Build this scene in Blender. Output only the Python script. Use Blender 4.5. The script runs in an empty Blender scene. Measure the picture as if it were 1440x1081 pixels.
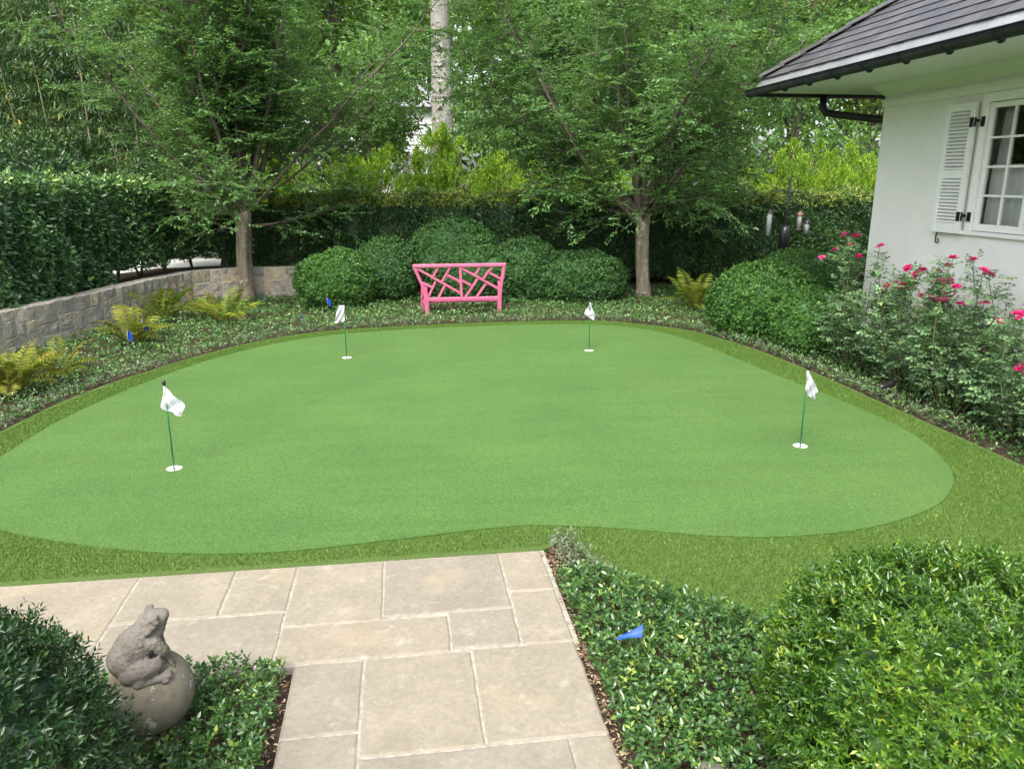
import bpy, bmesh, math, random
import numpy as np
from mathutils import Vector, Matrix, noise
from math import radians as R, sin, cos, pi

rng = np.random.default_rng(7)
random.seed(7)
scene = bpy.context.scene
col = scene.collection

# ------------------------------------------------------------------ camera, sky, sun, exposure
cam_d = bpy.data.cameras.new('camera')
cam_d.sensor_width = 36.0
cam_d.lens = 1082 / 1440 * 36
cam_d.clip_start = 0.05
cam_d.clip_end = 1000
cam = bpy.data.objects.new('camera', cam_d)
cam.location = (0, 0, 2.3)
cam.rotation_euler = (R(75), 0, R(-8.13))
col.objects.link(cam)
scene.camera = cam

SUN_EL, SUN_AZ = R(54), R(208)        # azimuth measured from +Y towards +X
world = bpy.data.worlds.new('World')
scene.world = world
world.use_nodes = True
wn = world.node_tree
bg = wn.nodes['Background']
sky = wn.nodes.new('ShaderNodeTexSky')
sky.sky_type = 'NISHITA'
sky.sun_disc = False
sky.sun_elevation = SUN_EL
sky.sun_rotation = SUN_AZ
sky.air_density = 1.0
sky.dust_density = 4.0
hsv = wn.nodes.new('ShaderNodeHueSaturation')     # thin white cloud over the whole sky
hsv.inputs['Saturation'].default_value = 0.55
wn.links.new(sky.outputs[0], hsv.inputs['Color'])
wn.links.new(hsv.outputs[0], bg.inputs[0])
bg.inputs[1].default_value = 0.15

sun_d = bpy.data.lights.new('sun', 'SUN')
sun_d.energy = 1.5
sun_d.angle = R(22)
sun_d.color = (1.0, 0.97, 0.91)
sun = bpy.data.objects.new('sun', sun_d)
sdir = Vector((sin(SUN_AZ) * cos(SUN_EL), cos(SUN_AZ) * cos(SUN_EL), sin(SUN_EL)))
sun.rotation_euler = sdir.to_track_quat('Z', 'Y').to_euler()
sun.location = (0, 0, 30)
col.objects.link(sun)

vs = scene.view_settings
vs.view_transform = 'Standard'
vs.look = 'None'
vs.gamma = 1.0
vs.use_curve_mapping = False
vs.exposure = 1.55

# ------------------------------------------------------------------ materials
def nodes_of(name):
    m = bpy.data.materials.new(name)
    m.use_nodes = True
    nt = m.node_tree
    return m, nt, nt.nodes['Principled BSDF'], nt.nodes['Material Output']

def L(nt, a, b):
    nt.links.new(a, b)

def ramp(nt, stops):
    r = nt.nodes.new('ShaderNodeValToRGB')
    e = r.color_ramp.elements
    while len(e) < len(stops):
        e.new(0.5)
    for i, (p, c) in enumerate(stops):
        e[i].position = p
        e[i].color = (*c, 1)
    return r

def tex_noise(nt, scale, detail=4, rough=0.55, vec=None):
    n = nt.nodes.new('ShaderNodeTexNoise')
    n.inputs['Scale'].default_value = scale
    n.inputs['Detail'].default_value = detail
    n.inputs['Roughness'].default_value = rough
    if vec is None:
        g = nt.nodes.new('ShaderNodeNewGeometry')
        vec = g.outputs['Position']
    L(nt, vec, n.inputs['Vector'])
    return n

def bump(nt, p, height, strength, dist=0.01):
    b = nt.nodes.new('ShaderNodeBump')
    b.inputs['Strength'].default_value = strength
    b.inputs['Distance'].default_value = dist
    L(nt, height, b.inputs['Height'])
    L(nt, b.outputs[0], p.inputs['Normal'])
    return b

def mixc(nt, fac, a, b, mode='MIX'):
    m = nt.nodes.new('ShaderNodeMix')
    m.data_type = 'RGBA'
    m.blend_type = mode
    if isinstance(fac, (int, float)):
        m.inputs[0].default_value = fac
    else:
        L(nt, fac, m.inputs[0])
    for i, v in ((6, a), (7, b)):
        if isinstance(v, tuple):
            m.inputs[i].default_value = (*v, 1)
        else:
            L(nt, v, m.inputs[i])
    return m.outputs[2]

def leaf_mat(name, stops, trans=0.3, rough=0.42, spec=0.5, patch=1.2, patch_amt=0.35, gain=1.6):
    """leaf colour runs along a per-leaf random value plus soft patches of older and younger growth"""
    m, nt, p, out = nodes_of(name)
    at = nt.nodes.new('ShaderNodeAttribute')
    at.attribute_name = 'rnd'
    n = tex_noise(nt, patch, 3)
    s = nt.nodes.new('ShaderNodeMath'); s.operation = 'MULTIPLY_ADD'
    L(nt, n.outputs[0], s.inputs[0]); s.inputs[1].default_value = patch_amt * 2; s.inputs[2].default_value = -patch_amt
    a = nt.nodes.new('ShaderNodeMath'); a.operation = 'ADD'; a.use_clamp = True
    L(nt, at.outputs['Fac'], a.inputs[0]); L(nt, s.outputs[0], a.inputs[1])
    r = ramp(nt, [(q, tuple(min(.8, v * gain) for v in c_)) for q, c_ in stops])
    L(nt, a.outputs[0], r.inputs[0])
    L(nt, r.outputs[0], p.inputs['Base Color'])
    p.inputs['Roughness'].default_value = rough
    p.inputs['Specular IOR Level'].default_value = spec
    tr = nt.nodes.new('ShaderNodeBsdfTranslucent')
    tc = mixc(nt, 0.5, r.outputs[0], (0.16, 0.26, 0.02))
    L(nt, tc, tr.inputs[0])
    mx = nt.nodes.new('ShaderNodeMixShader')
    mx.inputs[0].default_value = trans
    L(nt, p.outputs[0], mx.inputs[1]); L(nt, tr.outputs[0], mx.inputs[2])
    L(nt, mx.outputs[0], out.inputs[0])
    return m

def plain(name, c, rough=0.5, metal=0.0, var=0.0, scale=8, bumpv=0.0, spec=0.5, bscale=None, bdist=0.01):
    m, nt, p, out = nodes_of(name)
    p.inputs['Roughness'].default_value = rough
    p.inputs['Metallic'].default_value = metal
    p.inputs['Specular IOR Level'].default_value = spec
    n = tex_noise(nt, scale, 6)
    lo = tuple(max(0, v * (1 - var)) for v in c); hi = tuple(min(1, v * (1 + var)) for v in c)
    r = ramp(nt, [(0.3, lo), (0.7, hi)])
    L(nt, n.outputs[0], r.inputs[0]); L(nt, r.outputs[0], p.inputs['Base Color'])
    if bumpv:
        n2 = tex_noise(nt, bscale or scale * 6, 5)
        bump(nt, p, n2.outputs[0], bumpv, bdist)
    return m

M = {}
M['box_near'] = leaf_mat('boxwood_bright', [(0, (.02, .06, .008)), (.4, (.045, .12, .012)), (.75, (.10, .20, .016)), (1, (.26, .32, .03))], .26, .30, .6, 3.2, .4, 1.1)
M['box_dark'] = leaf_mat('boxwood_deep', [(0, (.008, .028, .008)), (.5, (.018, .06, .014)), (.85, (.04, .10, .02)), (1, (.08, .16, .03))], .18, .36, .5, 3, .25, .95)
M['box_mid'] = leaf_mat('boxwood_clipped', [(0, (.022, .062, .014)), (.5, (.04, .11, .02)), (.8, (.065, .15, .024)), (1, (.10, .19, .03))], .25, .5, .4, 1.6, .3, 1.45)
M['box_deep'] = leaf_mat('boxwood_clipped_deep', [(0, (.018, .056, .016)), (.5, (.034, .095, .024)), (.8, (.055, .13, .028)), (1, (.09, .17, .034))], .22, .48, .4, 1.6, .3, 1.3)
M['camellia'] = leaf_mat('camellia_leaf', [(0, (.012, .032, .013)), (.5, (.028, .066, .022)), (.85, (.058, .115, .034)), (1, (.14, .19, .04))], .15, .26, .6, .8, .3, 2.3)
M['hedge_back'] = leaf_mat('hedge_leaf', [(0, (.008, .026, .008)), (.55, (.02, .055, .013)), (.85, (.05, .10, .02)), (1, (.16, .19, .03))], .18, .36, .5, 1.0, .3, 1.7)
M['lime'] = leaf_mat('lime_leaf', [(0, (.05, .11, .012)), (.4, (.13, .24, .02)), (.8, (.26, .36, .03)), (1, (.40, .42, .06))], .5, .5, .4, .9, .4, 1.75)
M['elm'] = leaf_mat('elm_leaf', [(0, (.026, .06, .020)), (.5, (.050, .108, .034)), (.85, (.086, .16, .048)), (1, (.15, .225, .066))], .48, .36, .55, .7, .3, 2.4)
M['wood_a'] = leaf_mat('woodland_leaf', [(0, (.022, .055, .014)), (.5, (.045, .10, .022)), (1, (.10, .17, .03))], .42, .5, .4, .35, .4, 2.3)
M['wood_b'] = leaf_mat('woodland_leaf_warm', [(0, (.03, .06, .012)), (.5, (.07, .125, .02)), (1, (.15, .21, .03))], .45, .5, .4, .35, .4, 1.9)
M['bamboo_leaf'] = leaf_mat('bamboo_leaf', [(0, (.02, .05, .02)), (.5, (.045, .095, .03)), (.9, (.09, .15, .045)), (1, (.28, .26, .05))], .35, .45, .4, .5, .35)
M['jasmine'] = leaf_mat('jasmine_leaf', [(0, (.014, .04, .010)), (.5, (.034, .085, .019)), (.85, (.075, .14, .026)), (1, (.20, .25, .05))], .2, .3, .6, 2.5, .3)
M['jasmine_far'] = leaf_mat('jasmine_leaf_bed', [(0, (.02, .055, .016)), (.5, (.045, .11, .026)), (.85, (.09, .17, .04)), (1, (.2, .28, .08))], .2, .3, .6, 1.2, .3)
M['dry_leaf'] = leaf_mat('dry_jasmine', [(0, (.05, .055, .03)), (.5, (.08, .105, .06)), (1, (.15, .18, .12))], .1, .5, .4, 4, .2)
M['rose_leaf'] = leaf_mat('rose_leaf', [(0, (.035, .07, .032)), (.5, (.07, .125, .055)), (.9, (.115, .18, .075)), (1, (.19, .24, .08))], .25, .38, .5, 2, .3, 2.1)
M['fern'] = leaf_mat('fern_green', [(0, (.07, .12, .015)), (.5, (.15, .20, .02)), (.85, (.24, .24, .03)), (1, (.26, .16, .04))], .35, .5, .3, 3, .3)
M['fern_gold'] = leaf_mat('fern_gold', [(0, (.10, .14, .02)), (.4, (.17, .20, .025)), (.8, (.25, .24, .04)), (1, (.24, .14, .05))], .35, .5, .3, 3, .35, 1.4)
M['fringe'] = leaf_mat('fringe_blade', [(0, (.034, .085, .010)), (.5, (.070, .145, .020)), (.85, (.118, .20, .034)), (1, (.23, .32, .09))], .2, .5, .3, 1.5, .2, 1.35)

M['white_stucco'] = plain('white_stucco', (.76, .755, .715), .85, var=.055, scale=1.3, bumpv=.55, bscale=55, bdist=.012, spec=.2)
M['white_paint'] = plain('white_paint', (.76, .77, .74), .55, var=.03, scale=5)
M['soffit'] = plain('soffit_paint', (.70, .73, .68), .7, var=.03, scale=2)
M['dark_metal'] = plain('aged_dark_copper', (.035, .037, .043), .38, .6, var=.3, scale=4)
M['grey_metal'] = plain('weathered_metal_flashing', (.46, .46, .46), .38, .6, var=.18, scale=3)
M['black_iron'] = plain('black_iron', (.012, .012, .014), .5, .3, var=.2)
M['black_plastic'] = plain('black_plastic', (.018, .018, .02), .35, var=.2)
M['blue'] = plain('blue_vinyl', (.006, .06, .40), .4, var=.1, scale=30)
M['wire'] = plain('steel_wire', (.3, .3, .3), .4, .8)
M['copper'] = plain('copper_roof', (.22, .13, .09), .6, .5, var=.3)
M['clear_tube'] = plain('milky_tube', (.42, .46, .44), .2, var=.15, scale=12)
M['slate_deck'] = plain('slate_deck', (.05, .05, .055), .6, var=.3)
M['soil'] = plain('soil', (.055, .038, .026), .95, var=.5, scale=14, bumpv=.6, bscale=40, bdist=.03, spec=.2)
M['concrete'] = plain('pale_concrete', (.62, .61, .58), .8, var=.08, scale=1.5)
M['curtain'] = plain('linen_curtain', (.78, .76, .72), .9, var=.06, scale=6)
M['room'] = plain('room_wall', (.30, .28, .25), .9, var=.05)
M['far_siding'] = plain('far_white_siding', (.78, .79, .80), .7, var=.03)
M['far_roof'] = plain('far_grey_roof', (.22, .22, .23), .8, var=.2)
M['culm'] = plain('bamboo_culm', (.27, .25, .15), .45, var=.35, scale=3)
M['culm_gold'] = plain('golden_bamboo_culm', (.50, .31, .05), .45, var=.25, scale=3)
M['twig'] = plain('green_twig', (.10, .085, .04), .7, var=.3, scale=10)
M['cane'] = plain('rose_cane', (.11, .12, .05), .6, var=.3, scale=10)

def pole_mat():
    return plain('green_pole', (.008, .12, .045), .3, var=.1)
M['pole'] = pole_mat()
M['cup'] = plain('white_cup', (.82, .83, .84), .35, var=.02)
M['cloth'] = None
def cloth_mat():
    m, nt, p, out = nodes_of('white_flag_cloth')
    p.inputs['Base Color'].default_value = (.56, .57, .60, 1); p.inputs['Roughness'].default_value = .8
    w = tex_noise(nt, 60, 3); bump(nt, p, w.outputs[0], .15, .004)
    t = nt.nodes.new('ShaderNodeBsdfTranslucent'); t.inputs[0].default_value = (.6, .6, .63, 1)
    mx = nt.nodes.new('ShaderNodeMixShader'); mx.inputs[0].default_value = .3
    L(nt, p.outputs[0], mx.inputs[1]); L(nt, t.outputs[0], mx.inputs[2]); L(nt, mx.outputs[0], out.inputs[0])
    return m
M['cloth'] = cloth_mat()

def pink_mat():
    m, nt, p, out = nodes_of('pink_paint')
    n = tex_noise(nt, 6, 5)
    r = ramp(nt, [(.3, (.52, .115, .22)), (.7, (.60, .15, .265))])
    L(nt, n.outputs[0], r.inputs[0]); L(nt, r.outputs[0], p.inputs['Base Color'])
    p.inputs['Roughness'].default_value = .42
    n2 = tex_noise(nt, 40, 4); bump(nt, p, n2.outputs[0], .08, .01)
    return m
M['pink'] = pink_mat()

def bark_mat(name, a, b, c=None, vs_=(14, 14, 2.2), rough=.9, bs=.7):
    m, nt, p, out = nodes_of(name)
    g = nt.nodes.new('ShaderNodeNewGeometry')
    mp = nt.nodes.new('ShaderNodeMapping'); mp.inputs['Scale'].default_value = vs_
    L(nt, g.outputs['Position'], mp.inputs[0])
    n = tex_noise(nt, 1.0, 7, .65, mp.outputs[0])
    r = ramp(nt, [(.3, a), (.62, b)] + ([(.8, c)] if c else []))
    L(nt, n.outputs[0], r.inputs[0])
    lich = tex_noise(nt, 11, 5, .6)
    lr = ramp(nt, [(.58, (0, 0, 0)), (.66, (1, 1, 1))])
    L(nt, lich.outputs[0], lr.inputs[0])
    L(nt, mixc(nt, lr.outputs[0], r.outputs[0], tuple(min(1, v * 1.5 + .04) for v in b)), p.inputs['Base Color'])
    p.inputs['Roughness'].default_value = rough
    p.inputs['Specular IOR Level'].default_value = .2
    bump(nt, p, n.outputs[0], bs, .03)
    return m
M['bark'] = bark_mat('elm_bark', (.11, .095, .07), (.25, .215, .16))
M['bark_limb'] = bark_mat('elm_bark_shaded', (.065, .056, .043), (.15, .13, .10))  # trunk bark darkened for the limbs: crown shade painted into the colour
M['bark_grey'] = bark_mat('pale_tall_bark', (.17, .158, .14), (.27, .255, .23), None, (26, 26, 9), bs=.4)
M['bark_dark'] = bark_mat('woodland_bark', (.05, .04, .03), (.12, .10, .08))

def green_mat():
    m, nt, p, out = nodes_of('putting_turf')
    fine = tex_noise(nt, 130, 4, .8)
    mid = tex_noise(nt, 34, 5, .75)
    big = tex_noise(nt, .9, 4)
    r = ramp(nt, [(.33, (.014, .044, .005)), (.46, (.040, .100, .014)), (.56, (.076, .160, .028)), (.66, (.165, .26, .07))])
    L(nt, fine.outputs[0], r.inputs[0])
    r2 = ramp(nt, [(.3, (.80, .82, .80)), (.7, (1.18, 1.15, 1.18))]); L(nt, mid.outputs[0], r2.inputs[0])
    r3 = ramp(nt, [(.3, (.84, .89, .86)), (.7, (1.13, 1.08, 1.08))]); L(nt, big.outputs[0], r3.inputs[0])
    c = mixc(nt, 1.0, r.outputs[0], r2.outputs[0], 'MULTIPLY')
    c = mixc(nt, 1.0, c, r3.outputs[0], 'MULTIPLY')
    g = nt.nodes.new('ShaderNodeNewGeometry'); mp = nt.nodes.new('ShaderNodeMapping'); mp.inputs['Scale'].default_value = (.8, 5.5, 1); mp.inputs['Rotation'].default_value = (0, 0, .12)
    L(nt, g.outputs['Position'], mp.inputs[0])
    nap = tex_noise(nt, 1.0, 5, .6, mp.outputs[0]); r4 = ramp(nt, [(.3, (.90, .91, .90)), (.7, (1.09, 1.08, 1.10))]); L(nt, nap.outputs[0], r4.inputs[0])
    c = mixc(nt, 1.0, c, r4.outputs[0], 'MULTIPLY')
    L(nt, c, p.inputs['Base Color'])
    p.inputs['Roughness'].default_value = .75
    p.inputs['Specular IOR Level'].default_value = .25
    p.inputs['Sheen Weight'].default_value = .12
    p.inputs['Sheen Roughness'].default_value = .5
    p.inputs['Sheen Tint'].default_value = (.6, .9, .5, 1)
    bump(nt, p, fine.outputs[0], .7, .008)
    return m
M['green'] = green_mat()
M['fringe_base'] = plain('fringe_thatch', (.06, .105, .014), .9, var=.5, scale=90, bumpv=.6, bscale=150)

def stone_slab_mat():
    m, nt, p, out = nodes_of('cream_limestone')
    oi = nt.nodes.new('ShaderNodeObjectInfo')
    big = tex_noise(nt, 3.2, 5, .6); fine = tex_noise(nt, 38, 6, .65); pit = tex_noise(nt, 85, 3, .5)
    wv = tex_noise(nt, 9, 8, .7)
    r = ramp(nt, [(.3, (.208, .188, .148)), (.55, (.238, .216, .171)), (.72, (.268, .242, .190))])
    L(nt, big.outputs[0], r.inputs[0])
    r2 = ramp(nt, [(.35, (.86, .86, .87)), (.65, (1.08, 1.07, 1.05))]); L(nt, fine.outputs[0], r2.inputs[0])
    c = mixc(nt, 1.0, r.outputs[0], r2.outputs[0], 'MULTIPLY')
    rv = ramp(nt, [(0, (.90, .90, .91)), (.5, (1, .985, .96)), (1, (1.08, 1.05, .99))]); L(nt, oi.outputs['Random'], rv.inputs[0])
    c = mixc(nt, 1.0, c, rv.outputs[0], 'MULTIPLY')
    # warm iron stains and pale scuffs with their own shapes
    st = ramp(nt, [(.60, (0, 0, 0)), (.78, (.7, .7, .7))]); s1 = tex_noise(nt, 1.9, 3, .5); L(nt, s1.outputs[0], st.inputs[0])
    c = mixc(nt, st.outputs[0], c, (.33, .265, .17))
    sc = ramp(nt, [(.57, (0, 0, 0)), (.68, (.7, .7, .7))]); L(nt, wv.outputs[0], sc.inputs[0])
    c = mixc(nt, sc.outputs[0], c, (.335, .305, .25))
    pr = ramp(nt, [(.27, (1, 1, 1)), (.31, (0, 0, 0))]); L(nt, pit.outputs[0], pr.inputs[0])
    c = mixc(nt, pr.outputs[0], c, (.16, .14, .11))
    L(nt, c, p.inputs['Base Color'])
    p.inputs['Roughness'].default_value = .8
    p.inputs['Specular IOR Level'].default_value = .3
    bump(nt, p, fine.outputs[0], .25, .01)
    return m
M['slab'] = stone_slab_mat()
M['joint'] = plain('pale_joint_mortar', (.29, .265, .215), .9, var=.3, scale=30, bumpv=.3)

def wall_stone_mat():
    m, nt, p, out = nodes_of('wall_stone')
    oi = nt.nodes.new('ShaderNodeObjectInfo')
    rv = ramp(nt, [(0, (.27, .265, .24)), (.3, (.37, .335, .265)), (.55, (.32, .32, .30)), (.75, (.44, .375, .27)), (.92, (.50, .46, .38)), (1, (.40, .28, .18))])
    L(nt, oi.outputs['Random'], rv.inputs[0])
    n = tex_noise(nt, 14, 6, .65); r2 = ramp(nt, [(.3, (.68, .68, .68)), (.7, (1.3, 1.28, 1.22))]); L(nt, n.outputs[0], r2.inputs[0])
    c = mixc(nt, 1.0, rv.outputs[0], r2.outputs[0], 'MULTIPLY')
    n3 = tex_noise(nt, 5, 4); r3 = ramp(nt, [(.55, (0, 0, 0)), (.72, (.55, .55, .55))]); L(nt, n3.outputs[0], r3.inputs[0])
    c = mixc(nt, r3.outputs[0], c, (.30, .24, .15))
    L(nt, c, p.inputs['Base Color']); p.inputs['Roughness'].default_value = .85
    n4 = tex_noise(nt, 26, 6, .7); bump(nt, p, n4.outputs[0], .9, .03)
    return m
M['wall_stone'] = wall_stone_mat()
M['wall_mortar'] = plain('wall_mortar', (.40, .37, .31), .95, var=.3, scale=12, bumpv=.5)

def slate_mat():
    m, nt, p, out = nodes_of('slate')
    oi = nt.nodes.new('ShaderNodeObjectInfo')
    rv = ramp(nt, [(0, (.048, .048, .051)), (.5, (.066, .065, .068)), (.8, (.084, .082, .084)), (1, (.080, .072, .068))]); L(nt, oi.outputs['Random'], rv.inputs[0])
    n = tex_noise(nt, 18, 6, .65); r2 = ramp(nt, [(.3, (.75, .75, .75)), (.7, (1.25, 1.22, 1.2))]); L(nt, n.outputs[0], r2.inputs[0])
    L(nt, mixc(nt, 1.0, rv.outputs[0], r2.outputs[0], 'MULTIPLY'), p.inputs['Base Color'])
    p.inputs['Roughness'].default_value = .5
    n4 = tex_noise(nt, 22, 5, .6); bump(nt, p, n4.outputs[0], .4, .01)
    return m
M['slate'] = slate_mat()

def statue_mat(name, a, b, lichen):
    m, nt, p, out = nodes_of(name)
    n = tex_noise(nt, 22, 7, .65); r = ramp(nt, [(.3, a), (.68, b)]); L(nt, n.outputs[0], r.inputs[0])
    c = r.outputs[0]
    n2 = tex_noise(nt, 13, 6, .7); r2 = ramp(nt, [(.57, (0, 0, 0)), (.63, (1, 1, 1))]); L(nt, n2.outputs[0], r2.inputs[0])
    c = mixc(nt, r2.outputs[0], c, lichen)
    n3 = tex_noise(nt, 4, 4); r3 = ramp(nt, [(.45, (0, 0, 0)), (.7, (.7, .7, .7))]); L(nt, n3.outputs[0], r3.inputs[0])
    c = mixc(nt, r3.outputs[0], c, (.13, .115, .06))
    L(nt, c, p.inputs['Base Color']); p.inputs['Roughness'].default_value = .9
    n4 = tex_noise(nt, 120, 4, .7); bump(nt, p, n4.outputs[0], .5, .004)
    return m
M['frog'] = statue_mat('grey_cast_stone', (.095, .087, .074), (.18, .163, .14), (.16, .146, .125))
M['ball'] = statue_mat('mossy_cast_stone', (.12, .108, .074), (.20, .18, .13), (.44, .42, .38))

def glass_mat():
    m, nt, p, out = nodes_of('window_glass')
    t = nt.nodes.new('ShaderNodeBsdfTransparent'); t.inputs[0].default_value = (.92, .95, .94, 1)
    gl = nt.nodes.new('ShaderNodeBsdfGlossy'); gl.inputs['Roughness'].default_value = .02
    f = nt.nodes.new('ShaderNodeFresnel'); f.inputs[0].default_value = 1.6
    a = nt.nodes.new('ShaderNodeMath'); a.operation = 'MULTIPLY_ADD'; a.inputs[1].default_value = 1.0; a.inputs[2].default_value = .02; a.use_clamp = True
    L(nt, f.outputs[0], a.inputs[0])
    mx = nt.nodes.new('ShaderNodeMixShader'); L(nt, a.outputs[0], mx.inputs[0]); L(nt, t.outputs[0], mx.inputs[1]); L(nt, gl.outputs[0], mx.inputs[2])
    L(nt, mx.outputs[0], out.inputs[0])
    return m
M['glass'] = glass_mat()

def petal_mat():
    m, nt, p, out = nodes_of('rose_petal')
    oi = nt.nodes.new('ShaderNodeObjectInfo')
    r = ramp(nt, [(0, (.60, .012, .14)), (.6, (.78, .03, .25)), (1, (.80, .15, .38))]); L(nt, oi.outputs['Random'], r.inputs[0])
    L(nt, r.outputs[0], p.inputs['Base Color']); p.inputs['Roughness'].default_value = .55
    t = nt.nodes.new('ShaderNodeBsdfTranslucent'); L(nt, r.outputs[0], t.inputs[0])
    mx = nt.nodes.new('ShaderNodeMixShader'); mx.inputs[0].default_value = .3
    L(nt, p.outputs[0], mx.inputs[1]); L(nt, t.outputs[0], mx.inputs[2]); L(nt, mx.outputs[0], out.inputs[0])
    return m
M['petal'] = petal_mat()

# ------------------------------------------------------------------ object helpers
def tag(o, label=None, cat=None, group=None, kind=None):
    if label: o['label'] = label
    if cat: o['category'] = cat
    if group: o['group'] = group
    if kind: o['kind'] = kind
    return o

def empty(name, loc, label=None, cat=None, group=None, rz=0.0):
    o = bpy.data.objects.new(name, None)
    o.empty_display_size = .1
    o.location = loc
    o.rotation_euler = (0, 0, rz)
    col.objects.link(o)
    return tag(o, label, cat, group)

def link(name, me, mat=None, parent=None):
    o = bpy.data.objects.new(name, me)
    if mat is not None and not me.materials:
        me.materials.append(M[mat] if isinstance(mat, str) else mat)
    col.objects.link(o)
    if parent is not None:
        o.parent = parent
        # meshes are authored in world space unless said otherwise: undo the parent's placement
    return o

def unplace(o, root):
    """mesh written in world coordinates, parented to a placed root"""
    rot = Matrix.Rotation(root.rotation_euler.z, 4, 'Z')
    o.matrix_parent_inverse = (Matrix.Translation(root.location) @ rot).inverted()
    return o

class MB:
    def __init__(s):
        s.v = []; s.f = []; s.smooth = []
    def add(s, verts, faces, smooth=False):
        b = len(s.v)
        s.v += [tuple(v) for v in verts]
        s.f += [tuple(i + b for i in f) for f in faces]
        s.smooth += [smooth] * len(faces)
        return s
    def box(s, c, size, mat=None):
        x, y, z = (v / 2 for v in size)
        vs_ = [Vector((i * x, j * y, k * z)) for i in (-1, 1) for j in (-1, 1) for k in (-1, 1)]
        if mat is not None:
            vs_ = [mat @ v for v in vs_]
        vs_ = [v + Vector(c) for v in vs_]
        return s.add(vs_, [(0, 1, 3, 2), (4, 6, 7, 5), (0, 4, 5, 1), (2, 3, 7, 6), (0, 2, 6, 4), (1, 5, 7, 3)])
    def bar(s, a, b, w, d, up=(0, 0, 1)):
        a = Vector(a); b = Vector(b); t = (b - a); l = t.length; t.normalize()
        u = Vector(up); n = t.cross(u)
        if n.length < 1e-4: n = t.cross(Vector((0, 1, 0)))
        n.normalize(); u = n.cross(t)
        m = Matrix((t, n, u)).transposed()
        return s.box((a + b) / 2, (l, w, d), m)
    def tube(s, pts, rad, sides=6, cap=True):
        pts = [Vector(p) for p in pts]
        n = len(pts)
        if not hasattr(rad, '__len__'): rad = [rad] * n
        ref = Vector((.31, .17, .93)).normalized()
        rings = []
        for i, p in enumerate(pts):
            t = (pts[min(i + 1, n - 1)] - pts[max(i - 1, 0)])
            if t.length < 1e-7: t = Vector((0, 0, 1))
            t.normalize()
            r0 = ref if abs(t.dot(ref)) < .95 else Vector((1, 0, 0))
            a = t.cross(r0).normalized(); b = t.cross(a)
            rings.append([p + (a * cos(2 * pi * k / sides) + b * sin(2 * pi * k / sides)) * rad[i] for k in range(sides)])
        vs_ = [v for r in rings for v in r]
        fs = []
        for i in range(n - 1):
            for k in range(sides):
                fs.append((i * sides + k, i * sides + (k + 1) % sides, (i + 1) * sides + (k + 1) % sides, (i + 1) * sides + k))
        if cap:
            fs.append(tuple(range(sides - 1, -1, -1)))
            fs.append(tuple((n - 1) * sides + k for k in range(sides)))
        return s.add(vs_, fs, True)
    def lathe(s, prof, c=(0, 0, 0), sides=24, closed=False):
        vs_ = [(c[0] + r * cos(2 * pi * k / sides), c[1] + r * sin(2 * pi * k / sides), c[2] + z) for r, z in prof for k in range(sides)]
        fs = [(i * sides + k, i * sides + (k + 1) % sides, (i + 1) * sides + (k + 1) % sides, (i + 1) * sides + k) for i in range(len(prof) - 1) for k in range(sides)]
        return s.add(vs_, fs, True)
    def mesh(s, name, bevel=0.0):
        me = bpy.data.meshes.new(name)
        me.from_pydata(s.v, [], s.f)
        if bevel:
            bm = bmesh.new(); bm.from_mesh(me)
            bmesh.ops.bevel(bm, geom=list(bm.edges), offset=bevel, segments=1, affect='EDGES', profile=.7)
            bm.to_mesh(me); bm.free()
        elif any(s.smooth):
            me.polygons.foreach_set('use_smooth', s.smooth)
        me.update()
        return me
    def build(s, name, mat, parent=None, bevel=0.0):
        return link(name, s.mesh(name, bevel), mat, parent)

T2 = (np.array([(0, 0, 0), (.45, .5, .12), (1, 0, -.05), (.45, -.5, .12)], float), [(0, 1, 2), (0, 2, 3)])
T4 = (np.array([(0, 0, 0), (.42, .46, .07), (1, 0, -.10), (.42, -.46, .07), (.5, 0, -.04)], float), [(0, 1, 4), (1, 2, 4), (2, 3, 4), (3, 0, 4)])
T6 = (np.array([(0, 0, 0), (.28, .40, .07), (.66, .40, .05), (1, 0, -.12), (.66, -.40, .05), (.28, -.40, .07), (.5, 0, -.03)], float),
      [(0, 1, 6), (1, 2, 6), (2, 3, 6), (3, 4, 6), (4, 5, 6), (5, 0, 6)])
TB = (np.array([(0, .5, 0), (1, 0, 0), (0, -.5, 0)], float), [(0, 1, 2)])

def unit(a):
    return a / np.maximum(np.linalg.norm(a, axis=-1, keepdims=True), 1e-9)

def rvec(n):
    return unit(rng.normal(size=(n, 3)))

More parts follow.
